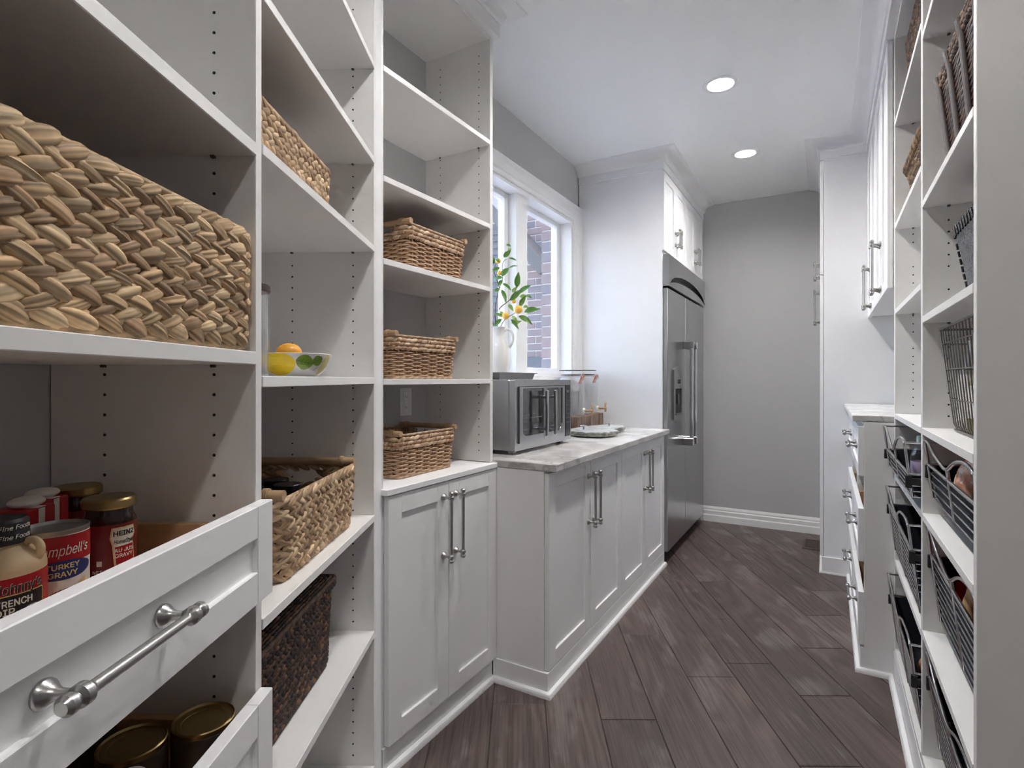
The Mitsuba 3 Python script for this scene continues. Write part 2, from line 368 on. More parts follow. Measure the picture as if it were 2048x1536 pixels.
part(u2, 'plinth', bx(XF - .02, XF, Y1a + .02, bendT, 0, .08), 'm_white', T=TA)
part(u2, 'filler', bx(XF - .012, XF, Y2a + .021, bendT - .002, .08, 2.64), 'm_white', T=TA)
part(u2, 'fascia', bx(XF, XF + .028, Y1a + .011, bendT + .008, 2.635, CEIL - .06), 'm_white', T=TA)

# ---- third bay: two-door cabinet with a hutch of shelves
u3 = thing('shelving_unit', 'white shelf hutch with wicker baskets standing on the two-door cabinet', 'shelving unit')
YA3, YB3 = 1.262, 1.880
XF3 = -1.195
part(u3, 'side_panel', bx(-1.53, XF3, YA3 - .02, YA3, .895, 2.64), LAM)
pk = part(u3, 'side_panel', bx(-1.555, XF3, YB3, YB3 + .021, .895, 2.64), LAM)
ZS3 = (2.213, 1.870, 1.612, 1.236)
holes(pk, tr(0, YB3, 0), [-1.25, -1.45], .94, 2.62, .0327, [z - .01 for z in ZS3])
for z in ZS3 + (2.648,):
    part(u3, 'shelf', bx(-1.53, XF3 + .002, YA3, YB3, z - .019, z), LAM)
pins(u3, TM, [-1.25, -1.45], YB3, [z - .019 for z in ZS3])
part(u3, 'fascia', bx(XF3, XF3 + .03, bend[1] - .0, YB3 + .027, 2.635, CEIL - .06), 'm_white')
part(u3, 'back_panel', bx(-1.545, -1.53, YA3, YB3, .895, 2.64, 0), 'm_wall', label='grey painted back')
k = thing('base_cabinet', 'white two-door base cabinet under the hutch of wicker baskets', 'cabinet')
part(k, 'body', cat([bx(-1.53, -1.198, 1.24, YB3 + .021, .085, .874), bx(-1.53, -1.17, 1.25, YB3 + .021, .874, .893)]), 'm_white')
part(k, 'plinth', bx(-1.22, -1.192, bend[1] + .002, 1.8938, 0, .085), 'm_white')
for y0, w, hy in ((1.264, .309, 1.54), (1.576, .325, 1.612)):
    d = shaker(k, tr(-1.176, y0, .092), w, .778)
    handle(d, tr(-1.176, hy, .715))
o = thing('wall_outlet', 'white double wall outlet above the wicker basket on the cabinet top', 'outlet')
part(o, 'cover_plate', bx(-1.53, -1.525, 1.708, 1.780, 1.083, 1.198, .002), 'm_white_plastic')
for z in (1.118, 1.163):
    rc = part(o, 'receptacle', ext(sbox(-.011, -.014, .011, .014).buffer(.005), .002), 'm_white_paint', T=tr(-1.525, 1.744, z) @ rot([0, 1, 0], 90) @ rot([0, 0, 1], 90))
    part(rc, 'slots', cat([bx(-1.5229, -1.5225, 1.744 + s - .0012, 1.744 + s + .0012, z - .004, z + .005, 0) for s in (-.006, .006)]), 'm_hole')

# ---- base run under the window
k = thing('base_cabinet', 'white four-door base cabinet run under the stone countertop by the window', 'cabinet')
part(k, 'body', cat([bx(-1.555, -.962, 1.905, 3.64, .09, .874), bx(-1.175, -.96, 1.900, 1.906, .09, .874, 0)]), 'm_white')
part(k, 'plinth', cat([bx(-1.19, -.94, 1.894, 1.91, 0, .09), bx(-.962, -.940, 1.9, 3.64, 0, .09)]), 'm_white')
for i in range(4):
    y0 = 1.907 + .4335 * i
    d = shaker(k, tr(-.94, y0, .093), .430, .772)
    handle(d, tr(-.94, y0 + (.400 if i % 2 == 0 else .030), .692))
k = thing('countertop', 'pale grey veined stone countertop under the window', 'countertop')
add(k, bx(-1.56, -.905, 1.897, 3.64, .875, .905, .003), 'm_stone')

# ---- refrigerator with its surround
k = thing('refrigerator_cabinet', 'white four-door cabinet over the steel refrigerator with tall side panel', 'cabinet')
part(k, 'side_panel', bx(XW + .006, -.955, 3.641, 3.66, 0, 2.64), 'm_white')
part(k, 'side_panel', bx(XW + .006, -.962, 4.945, 4.965, 0, 2.64), 'm_white')
part(k, 'body', bx(XW + .006, -.962, 3.66, 4.945, 2.085, 2.64), 'm_white')
part(k, 'fascia', cat([bx(XW + .006, -.94, 3.63, 3.645, 2.635, 2.70), bx(-.955, -.94, 3.64, 4.968, 2.635, 2.70)]), 'm_white')
for i in range(4):
    y0 = 3.642 + .326 * i
    d = shaker(k, tr(-.942, y0, 2.098), .323, .530, fw=.055)
    handle(d, tr(-.942, y0 + (.297 if i % 2 == 0 else .026), 2.235), 'S')
f = thing('refrigerator', 'stainless steel side-by-side refrigerator with water dispenser', 'refrigerator')
part(f, 'body', bx(-1.54, -.985, 3.665, 4.90, .09, 2.075), 'm_steel_dark')
part(f, 'toe_grille', bx(-1.5, -.99, 3.67, 4.89, .01, .09), 'm_black')
part(f, 'door', bx(-.985, -.925, 3.672, 4.185, .075, 1.852, .005), 'm_steel', 30)
fd = f + '__door'
part(f, 'door', bx(-.985, -.925, 4.190, 4.885, .075, 1.852, .005), 'm_steel', 30)
for kk, y, yy in ((fd, 4.125, 0), (f + '__door_001', 4.25, 0)):
    hz0, hz1 = .775, 1.49
    hd = cat([tube([(-.865, y, hz0 - .02), (-.865, y, hz1 + .02)], .0145, 16)] + [bx(-.927, -.848, y - .018, y + .018, z - .028, z + .028, .005) for z in (hz0, hz1)])
    part(kk, 'handle', hd, 'm_chrome', 35)
dp = part(fd, 'dispenser', ext(Polygon([(3.80, .955), (4.05, .955), (4.05, 1.30), (3.99, 1.318), (3.925, 1.324), (3.86, 1.318), (3.80, 1.30)]).difference(sbox(3.835, .985, 4.02, 1.17)), .012), 'm_steel', T=tr(-.925, 0, 0) @ np.array([[0, 0, 1, 0], [1, 0, 0, 0], [0, 1, 0, 0], [0, 0, 0, 1.]]), label='raised water and ice dispenser frame')
part(fd, 'dispenser_well', bx(-.9255, -.9225, 3.835, 4.02, .985, 1.17, 0), 'm_black')
part(fd, 'dispenser_tray', bx(-.924, -.905, 3.84, 4.015, .985, .998, .002), 'm_steel_dark')
part(fd, 'dispenser_lever', bx(-.922, -.910, 3.91, 3.93, 1.06, 1.13, .002), 'm_steel_dark')
part(fd, 'dispenser_display', bx(-.914, -.911, 3.90, 3.98, 1.205, 1.235, .001), 'm_dark_glass')
gp = Polygon([(3.665, 1.862), (4.90, 1.862), (4.90, 2.075), (3.665, 2.075)])
th_ = np.linspace(0, math.pi, 33)
arch = Polygon([(4.2825 - .585 * math.cos(a), 1.872 + .105 * math.sin(a)) for a in th_])
arch2 = Polygon([(4.2825 - .585 * math.cos(a), 1.866 + .066 * math.sin(a)) for a in th_])
YZ = np.array([[0, 0, 1, 0], [1, 0, 0, 0], [0, 1, 0, 0], [0, 0, 0, 1.]])
g = part(f, 'top_grille', ext(gp.difference(arch), .06), 'm_steel', T=tr(-.975, 0, 0) @ YZ, label='steel top grille with an arched vent')
part(f, 'vent_visor', ext(arch2, .055), 'm_steel', T=tr(-.975, 0, 0) @ YZ)
part(f, 'vent_slot', bx(-.985, -.965, 3.68, 4.88, 1.865, 2.0, 0), 'm_black', label='dark vent slot')

# ---- right side: tall pantry cabinet, drawer base, uppers, open shelves
k = thing('pantry_cabinet', 'tall white pantry cabinet on the right next to the grey back wall', 'cabinet')
part(k, 'body', bx(-.02, XR - .01, 4.0, 4.965, .0, 2.64), 'm_white')
part(k, 'plinth', cat([bx(-.032, XR - .01, 3.99, 4.004, 0, .105), bx(-.032, -.018, 3.99, 4.965, 0, .105)]), 'm_white')
part(k, 'fascia', cat([bx(-.042, .21, 3.99, 4.003, 2.637, 2.70), bx(-.042, -.02, 3.99, 4.965, 2.637, 2.70)]), 'm_white')
RT = rotz(math.pi)
for y1, hy in ((4.4805, 4.44), (4.963, 4.52)):
    d = shaker(k, tr(-.042, y1, .11) @ RT, .478, 1.79); handle(d, tr(-.042, hy, 1.75) @ RT)
    d = shaker(k, tr(-.042, y1, 1.906) @ RT, .478, .725); handle(d, tr(-.042, hy, 2.01) @ RT, 'S')
k = thing('drawer_cabinet', 'white base cabinet of open-topped drawers under the raised stone counter on the right', 'cabinet')
part(k, 'side_panel', bx(.133, XR - .01, 2.722, 2.74, .0, 1.055), LAM)
part(k, 'side_panel', bx(.133, XR - .01, 3.35, 3.37, .0, 1.055), LAM)
part(k, 'side_panel', bx(.133, XR - .01, 3.966, 3.986, .0, 1.055), LAM)
part(k, 'plinth', cat([bx(.119, .14, 2.722, 3.986, 0, .105), bx(.119, .235, 2.722, 2.735, 0, .105)]), 'm_white')
part(k, 'top_rail', bx(.133, XR - .01, 2.74, 3.975, 1.035, 1.055), LAM)
for z0, z1 in ((.826, 1.036), (.466, .690), (.115, .338)):
    for y0, y1 in ((2.724, 3.354), (3.358, 3.985)):
        d = shaker(k, tr(.112, y1, z0) @ RT, y1 - y0, z1 - z0, .021, .05, 'drawer')
        handle(d, tr(.1205, (y0 + y1) / 2, (z0 + z1) / 2) @ RT, 'D', True)
        part(d, 'box', cat([bx(.135, .55, y0 + .03, y0 + .044, z0 + .02, z1 - .03), bx(.135, .55, y1 - .044, y1 - .03, z0 + .02, z1 - .03), bx(.135, .55, y0 + .044, y1 - .044, z0 + .02, z0 + .03, 0)]), 'm_maple')
k = thing('countertop', 'raised grey stone counter slab on the right below the wall cabinets', 'countertop')
add(k, bx(.091, XR - .005, 2.722, 3.988, 1.057, 1.083, .003), 'm_stone')
k = thing('wall_cabinet', 'white wall cabinet with four long doors hanging over the raised counter', 'cabinet')
part(k, 'body', bx(.236, XR - .01, 2.724, 3.998, 1.622, 2.64), 'm_white')
part(k, 'fascia', bx(.205, .237, 2.724, 3.998, 2.637, 2.70), 'm_white')
for i in range(4):
    y1 = 2.724 + .3185 * (i + 1)
    d = shaker(k, tr(.214, y1 - .001, 1.612) @ RT, .3165, 1.02, fw=.055)
    handle(d, tr(.214, y1 - (.026 if i % 2 == 0 else .292), 1.755) @ RT)
k = thing('shelving_unit', 'white two-bay open shelf unit at the right with wire pull-out baskets', 'shelving unit')
XS, XSB = .237, XR - .012
for i, (y0, y1) in enumerate(((1.293, 1.318), (1.953, 1.981), (2.692, 2.720))):
    p = part(k, 'side_panel', bx(XS, XSB, y0, y1, 0, 2.64), LAM)
    if i: holes(p, tr(0, y0, 0), [XS + .06, XS + .26], 1.13, 2.6, .0327, (1.084, 1.40, 1.738, 2.22, 1.847, 1.51, 2.26))
for z in (2.233, 1.748, 1.416, 1.095, .849, .511, .15, 2.64):
    part(k, 'shelf', bx(XS - .001, XSB, 1.318, 1.953, z - .02, z), LAM)
for z in (2.281, 1.862, 1.518, 1.095, .849, .503, .14, 2.64):
    part(k, 'shelf', bx(XS - .001, XSB, 1.981, 2.692, z - .02, z), LAM)
pins(k, TM, [XS + .06, XS + .26], 1.953, [2.213, 1.728, 1.396]); pins(k, TM, [XS + .06, XS + .26], 2.692, [2.261, 1.842, 1.498])
part(k, 'plinth', bx(XS - .002, XS + .02, 1.293, 2.72, 0, .12), 'm_white')
part(k, 'fascia', bx(.205, XS, 1.27, 2.722, 2.637, 2.70), 'm_white')
part(k, 'back_panel', bx(XSB - .001, XSB + .008, 1.3, 2.715, .05, 2.63, 0), 'm_wall', label='grey painted back')

# ------------------------------------------------------------------ window
w = struct('window_1', sweep([(-1.0, 0), (-1.0, 1)], [(0, 0), (.001, 0), (.001, .001)]) if False else cat([
    bx(XW - WT, XW, OY0, OY0 + .02, OZ0, OZ1), bx(XW - WT, XW, OY1 - .02, OY1, OZ0, OZ1), bx(XW - WT, XW, OY0, OY1, OZ1 - .02, OZ1), bx(XW - WT, XW, OY0, OY1, OZ0 - .0, OZ0 + .02)]), 'm_white_paint')
def casing(parent):
    cp = [(0, 0), (0, .014), (.012, .018), (.022, .014), (.03, .020), (.05, .022), (.072, .020), (.085, .028), (.10, .032), (.10, 0)]   # inner edge to outer edge, thickness
    a, b, z1 = OY0, OY1, OZ1
    P = Polygon([(q, t) for q, t in cp])
    # mitred: left, head, right built as lofts
    V, Fc = [], []
    path = [(a, OZ0 - .02, -1, 0), (a, z1, -1, 1), (b, z1, 1, 1), (b, OZ0 - .02, 1, 0)]
    for (y, z, sy, sz) in path:
        V += [[XW + t, y + sy * q, z + sz * q] for q, t in cp]
    n = len(cp)
    for i in range(3):
        for j in range(n):
            kk = (j + 1) % n; A_, B_, C_, D_ = i * n + j, i * n + kk, (i + 1) * n + kk, (i + 1) * n + j
            Fc += [[A_, B_, C_], [A_, C_, D_]]
    m = trimesh.Trimesh(V, Fc, process=False); m.fix_normals()
    part(parent, 'casing', m, 'm_white_paint', 25)
casing(w)
part(w, 'stool', bx(XW - .1, XW + .035, OY0 - .1, OY1 + .098, OZ0 - .028, OZ0 - .004, .004), 'm_white_paint')
part(w, 'apron', bx(XW, XW + .016, OY0 - .08, OY1 + .08, OZ0 - .10, OZ0 - .028, .003), 'm_white_paint')
XG = XW - .12
part(w, 'mullion', bx(XG - .03, XW - .03, 2.80, 2.93, OZ0, OZ1, .006), 'm_white_paint')
for y0, y1 in ((OY0 + .02, 2.80), (2.93, OY1 - .02)):
    s = N(w + '__sash'); fw = .042
    add(s, cat([bx(XG - .02, XG + .03, y0, y0 + fw, OZ0 + .02, OZ1 - .02, .004), bx(XG - .02, XG + .03, y1 - fw, y1, OZ0 + .02, OZ1 - .02, .004), bx(XG - .02, XG + .03, y0 + fw, y1 - fw, OZ0 + .02, OZ0 + .02 + fw, .004), bx(XG - .02, XG + .03, y0 + fw, y1 - fw, OZ1 - .02 - fw * .7, OZ1 - .02, .004)]), 'm_white_paint')
    pane = trimesh.Trimesh([[XG, y0 + fw, OZ0 + .06], [XG, y1 - fw, OZ0 + .06], [XG, y1 - fw, OZ1 - .045], [XG, y0 + fw, OZ1 - .045]], [[0, 1, 2], [0, 2, 3]], process=False)
    part(s, 'pane', pane, 'm_glass_pane', label='clear window glass')

# ------------------------------------------------------------------ outside the window
e = thing('brick_house_wall', 'purple-grey brick wall of the house outside the window', 'brick wall')
YE = 5.12
part(e, 'mortar', bx(-4.2, -1.75, YE + .008, YE + .1, -.2, 3.2, 0), 'm_mortar')
BP = .077
for r_ in range(11, 40):
    z = r_ * BP
    x = -3.35 + (.1 if r_ % 2 else 0)
    while x < -1.78:
        L = .19
        if x > -2.95 or z < 1.62: part(e, 'brick', bx(x, x + L - .012, YE - rnd.uniform(0, .004), YE + .05, z + .006, z + BP - .006, .003), rnd.choice(BRICKM))
        x += L + .0
e2 = thing('brick_jamb', 'stack of grey bricks lining the outer edge of the window', 'brick jamb')
part(e2, 'mortar', bx(-1.795, XW - WT - .002, 3.532, 3.62, -.1, 3.0, 0), 'm_mortar')
for r_ in range(14, 37):
    z = r_ * BP
    part(e2, 'brick', bx(-1.80, XW - WT - .004, 3.524 - rnd.uniform(0, .003), 3.6, z + .005, z + BP - .005, .003), rnd.choice(BRICKM))
k = thing('shutter', 'dark blue-grey shutter on the brick wall seen through the left sash', 'shutter')
part(k, 'frame', cat([bx(-3.6, -2.97, YE - .03, YE + .01, 1.64, 2.95), ]), 'm_soil_blue')
for i in range(16):
    part(k, 'slat', bx(-3.55, -3.02, YE - .045, YE - .03, 1.70 + i * .075, 1.755 + i * .075, .003), 'm_soil_blue')
k = thing('stone_block', 'smooth blue-grey stone block at the foot of the brick wall outside', 'stone')
add(k, bx(-3.0, -2.395, YE - .06, YE + .02, .85, 1.475, .006), 'm_soil_blue')
k = thing('roof_eave', 'dark sloping roof eave over the brick wall outside', 'roof eave')
add(k, bx(-.9, .9, -.35, .03, -.06, .06, .004), 'm_dark_grey', T=tr(-3.02, YE, 2.98) @ rot([0, 1, 0], 48))
struct('ground', bx(-14, XW - WT, -6, 16, -.3, -.1, 0), 'm_mortar', label='pale ground outside')
#ITEMS
# ------------------------------------------------------------------ woven baskets
def rrect(L, W, r, n=None, step=.006):
    """Rounded rectangle centred at 0, counter-clockwise: points, outward normals, arc length."""
    c = np.array(sbox(-L / 2 + r, -W / 2 + r, L / 2 - r, W / 2 - r).buffer(r, 8).exterior.coords)[::-1]
    if Polygon(c).exterior.is_ccw is False: c = c[::-1]
    from shapely.geometry import LineString
    ls = LineString(c); n = n or int(ls.length / step)
    P = np.array([ls.interpolate(t, normalized=True).coords[0] for t in np.arange(n) / n])
    t = np.roll(P, -1, 0) - np.roll(P, 1, 0); t /= np.linalg.norm(t, axis=1, keepdims=True)
    return P, np.stack([t[:, 1], -t[:, 0]], -1), ls.length
PAL_TAN = np.array([srgb(*c) for c in [(200, 170, 140), (184, 150, 120), (168, 134, 106), (210, 182, 152), (158, 124, 98)]])
PAL_HYA = np.array([srgb(*c) for c in [(198, 168, 130), (190, 160, 122), (178, 146, 110), (206, 178, 140), (168, 136, 104)]])
PAL_SEA = np.array([srgb(*c) for c in [(196, 166, 132), (182, 152, 118), (166, 136, 106), (208, 180, 146), (154, 124, 96)]])
PAL_DARK = np.array([srgb(*c) for c in [(66, 48, 42), (86, 62, 50), (52, 40, 38), (112, 80, 58), (60, 44, 42), (44, 34, 34)]])
PAL_BROWN = np.array([srgb(*c) for c in [(104, 80, 66), (84, 64, 54), (124, 96, 74), (70, 54, 48)]])
PAL_ROPE = np.array([srgb(*c) for c in [(120, 94, 66), (96, 72, 52), (140, 112, 78), (74, 56, 42)]])
def lump(na=9, nr=9, seed=0, pt=.62):
    a = np.linspace(-1, 1, na); rad = np.maximum(1 - np.abs(a) ** 2.2, 0) ** pt; ang = np.arange(nr) * 2 * math.pi / nr
    V = np.stack([np.repeat(a[:, None], nr, 1), rad[:, None] * np.cos(ang), rad[:, None] * np.sin(ang)], -1).reshape(-1, 3)
    i, j = np.meshgrid(np.arange(na - 1), np.arange(nr), indexing='ij'); k = (j + 1) % nr
    Fc = np.vstack([np.stack([i * nr + j, i * nr + k, (i + 1) * nr + k], -1).reshape(-1, 3), np.stack([i * nr + j, (i + 1) * nr + k, (i + 1) * nr + j], -1).reshape(-1, 3)])
    return V, Fc, na, nr
def braid_row(P, Nn, flare, z, H, length, rad, tilt, pal, off=0., shape=(9, 9), stripe=.35, depth=.82, gaps=None, rise=None):
    """One course of slanting strands round the basket: (vertices, faces, colours)."""
    V0, F0, na, nr = lump(*shape)
    sc = 1 + flare * (z / H - .5)
    per = np.linalg.norm(np.roll(P, -1, 0) - P, axis=1).sum() * sc
    n = max(6, int(per / (length * .62))); VV, FF, CC = [], [], []
    N0 = len(P)
    for i in range(n):
        s = ((i + off) / n) % 1 * N0; q = int(s) % N0; q2 = (q + 1) % N0; fr = s - int(s)
        p = (P[q] * (1 - fr) + P[q2] * fr) * sc; nn = Nn[q] * (1 - fr) + Nn[q2] * fr; nn /= np.linalg.norm(nn)
        if gaps and gaps(p, z): continue
        t = np.array([-nn[1], nn[0], 0.]); nn = np.array([nn[0], nn[1], 0.])
        tl = math.radians(tilt + rnd.uniform(-6, 6)); ct, st_ = math.cos(tl), math.sin(tl)
        ex = t * ct + np.array([0, 0, st_]); ez = np.array([0, 0, ct]) - t * st_
        ex = ex + nn * rnd.uniform(-.10, .10)
        L = length / 2 * rnd.uniform(.9, 1.15); r = rad * rnd.uniform(.88, 1.15)
        bend = nn * (1 - V0[:, :1] ** 2) * rad * .25
        zz = z + (rise(p) if rise else 0)
        v = np.array([p[0], p[1], zz]) + nn * rad * .2 + V0[:, :1] * L * ex + V0[:, 1:2] * r * depth * nn + V0[:, 2:] * r * ez + bend
        if nr > 12: v = v + (np.tile(R.random(nr) - .5, na)[:, None] * .24 * r) * (V0[:, 1:2] * nn + V0[:, 2:] * ez)
        VV.append(v); FF.append(F0 + i * 0 + sum(len(x) for x in VV[:-1]))
        base = pal[rnd.randrange(len(pal))] * rnd.uniform(.82, 1.15)
        strp = 1 + stripe * (R.random(nr) - .6); along = 1 + .12 * (R.random(na) - .5)
        CC.append(base * (along[:, None] * strp[None, :]).reshape(-1, 1))
    return VV, FF, CC
def pack(rows):
    V, Fc, C, o = [], [], [], 0
    for v, f, c in rows:
        if not v: continue
        vv = np.vstack(v); V.append(vv); Fc.append(np.vstack(f) + o); C.append(np.vstack(c)); o += len(vv)
    return trimesh.Trimesh(np.vstack(V), np.vstack(Fc), process=False), np.clip(np.vstack(C), 0, 1)
def shell(P, flare, H, inset, z0=.004, col=None):
    """Thin inner wall and bottom of a basket."""
    n = len(P); f = lambda z: 1 + flare * (z / H - .5)
    L = np.abs(P).max(0); k = (L - inset) / L; k2 = (L - inset - .006) / L
    rings = [np.c_[P * k * f(z0), np.full(n, z0)], np.c_[P * k * f(H), np.full(n, H)], np.c_[P * k2 * f(H), np.full(n, H)], np.c_[P * k2 * f(.012), np.full(n, .012)]]
    V = np.vstack(rings + [[[0, 0, z0]], [[0, 0, .012]]]); Fc = []
    for a in range(3):
        for i in range(n):
            j = (i + 1) % n; Fc += [[a * n + i, a * n + j, (a + 1) * n + j], [a * n + i, (a + 1) * n + j, (a + 1) * n + i]]
    for i in range(n):
        j = (i + 1) % n; Fc += [[4 * n, j, i], [4 * n + 1, 3 * n + i, 3 * n + j]]
    return trimesh.Trimesh(V, Fc, process=False)
def rope(Q, r, pal, n=8, twist=1.0, closed=False):
    m = tube(Q, r, n, closed); k = len(Q)
    a = (np.arange(k)[:, None] * .9 * twist + np.arange(n)[None, :] * 2 * math.pi / n)
    m.vertices = m.vertices + 0
    c = pal[0] * (.72 + .38 * np.sin(a).reshape(-1, 1) * .6 + .1 * R.random((k * n, 1)))
    return m, np.clip(c, 0, 1)
def braided_basket(T, label, L, W, H, rows, length, rad, pal, flare=.0, shape=(9, 9), group=None, category='basket', cr=.03, stripe=.35, gaps=None, tilt=22, rimr=.006, rise=None, tufts=False, inner='m_basket_inner'):
    k = thing('woven_basket', label, category, group)
    P, Nn, per = rrect(L, W, cr)
    dz = (H - .012) / rows; acc = []
    for r_ in range(rows):
        z = .010 + dz * (r_ + .5)
        acc.append(braid_row(P, Nn, flare, z, H, length, rad, tilt if r_ % 2 else -tilt, pal, .5 * (r_ % 2) + rnd.random() * .2, shape, stripe, gaps=gaps, rise=rise))
        if r_ % 2 or r_ == rows - 1:
            m, c = pack(acc); acc = []
            part(k, 'braid', m, 'm_vcol', True, T, c, kind='stuff' if gaps and r_ > 8 else None)
    sh = shell(P, flare, H - .004, rad * .55)
    if gaps is None: part(k, 'inner_wall', sh, inner, False, T)
    for z, sc in ((H, 1 + flare * .5), (.005, 1 - flare * .5)):
        Q = np.c_[P * sc + Nn * rimr * .2, np.full(len(P), z)]
        if gaps is not None and z == H: pass
        m, c = rope(Q, rimr, pal, 7, 1., True); part(k, 'rim', m, 'm_vcol', True, T, c)
    return k
pr('m_basket_inner', srgb(120, 88, 62), .8)
pr('m_basket_inner_dark', srgb(50, 36, 32), .8)
# big water-hyacinth basket on the shelf above the trays
def AT(x, y, z, deg=0): return TA @ tr(x, y, z) @ rot([0, 0, 1], deg)
TBK = AT(-.592, .585, 1.2795, 87.6)
kb = braided_basket(TBK, 'large braided water hyacinth basket on the shelf above the pull-out trays', .575, .285, .187, 14, .058, .0102, PAL_HYA, 0.02, (13, 28), tilt=19, stripe=1.0, rimr=.006)
Q = spline([[.262, -.03, .190], [.276, -.028, .204], [.282, 0, .209], [.276, .028, .204], [.262, .03, .190]], 24)
m, c = rope(Q, .010, PAL_HYA, 10, .8); part(kb, 'handle', m, 'm_vcol', True, TBK, c)
# braided basket high in the second bay
braided_basket(AT(-.60, 1.130, 1.627, 90), 'medium braided hyacinth basket on the upper shelf of the second bay', .415, .25, .118, 9, .038, .0084, PAL_SEA, .04, (11, 12), tilt=24, stripe=.4, rimr=.005)
# seagrass basket with dowel handles, holding bottles
def gap_end(p, z): return abs(abs(p[0]) - .2) < .06 and abs(p[1]) < .052 and .105 < z < .150
TS = AT(-.605, 1.262, .836, 90)
ks = braided_basket(TS, 'braided basket with dowel handles holding dark bottles on a low shelf', .445, .285, .165, 14, .046, .0084, PAL_SEA, .07, (11, 14), gaps=gap_end, tilt=27, stripe=.8, rimr=.005)
P_, N_, _ = rrect(.445, .285, .03)
shm = shell(P_, .07, .100, .006)
part(ks, 'inner_wall', shm, 'm_basket_inner', False, TS)
for s in (-1, 1):
    dw = tube([(s * .222, -.150, .174), (s * .222, .150, .174)], .0105, 14); part(ks, 'dowel_handle', dw, 'm_dowel', 40, TS, label='round wooden dowel handle')
    for q in (-.115, .115):
        wr = [tube(spline([[s * .222 + .0125 * math.cos(a), q + .004 * j, .174 + .0125 * math.sin(a)] for a in np.linspace(0, 2 * math.pi, 13)], 14), .0022, 5) for j in range(-1, 2)]
        part(ks, 'wrapping', cat(wr), 'm_dowel', True, TS, kind='stuff')
for i, (x, y, r_, h_) in enumerate([(-.15, .05, .034, .148), (-.07, .07, .034, .146), (-.11, -.02, .034, .140), (-.02, .0, .034, .143), (.06, .06, .034, .147), (.07, -.03, .034, .141), (.14, .03, .034, .14)]):
    k = thing('canning_jar', 'dark glass jar with a shiny black lid packed in the dowel-handled basket', 'jar', 'dark jars in the dowel-handled basket')
    b_ = lathe([(0, .014), (r_ - .002, .014), (r_, .018), (r_, h_ - .03), (r_ * .85, h_ - .022), (r_ * .85, h_ - .016), (0, h_ - .016)], 20)
    part(k, 'body', b_, 'm_dark_glass', 35, TS @ tr(x, y, 0))
    part(k, 'lid', lathe([(0, h_ - .015), (r_ * .93, h_ - .015), (r_ * .95, h_ - .002), (r_ * .9, h_), (0, h_ - .001)], 20), 'm_dark_glass', 35, TS @ tr(x, y, 0))
# dark lidded basket at the bottom
TD = AT(-.618, 1.168, .496, 90)
kd = braided_basket(TD, 'dark brown lidded woven basket on the lowest open shelf',   .465, .240, .196, 22, .028, .0062, PAL_DARK, .05, (6, 6), tilt=20, stripe=.5, rimr=.004, inner='m_basket_inner_dark', cr=.012)
PL_, NL_, _ = rrect(.495, .262, .012)
acc = [braid_row(PL_, NL_, 0, .206 + .0075 * q, .22, .028, .006, 20 if q % 2 else -20, PAL_DARK, .5 * q, (6, 6), .5) for q in range(3)]
for ring in range(1, 16):
    g_ = 1 - ring / 16
    Pq, Nq, _ = rrect(max(.495 - .0172 * ring, .03), max(.262 - .0172 * ring, .012), .004)
    acc.append(braid_row(Pq, Nq, 0, .224, .22, .028, .0062, 0, PAL_DARK, rnd.random(), (6, 6), .5))
m, c = pack(acc); part(kd, 'lid', m, 'm_vcol', True, TD, c, label='flat woven lid with a rope edge')
Q = np.c_[PL_ * 1.0 + NL_ * .003, np.full(len(PL_), .2225)]
mm, cc = rope(Q, .0055, PAL_BROWN, 7, 1.2, True); part(kd + '__lid', 'rope_edge', mm, 'm_vcol', True, TD, cc)
part(kd + '__lid', 'board', bx(-.243, .243, -.126, .126, .200, .219, .002), 'm_basket_inner_dark', T=TD)

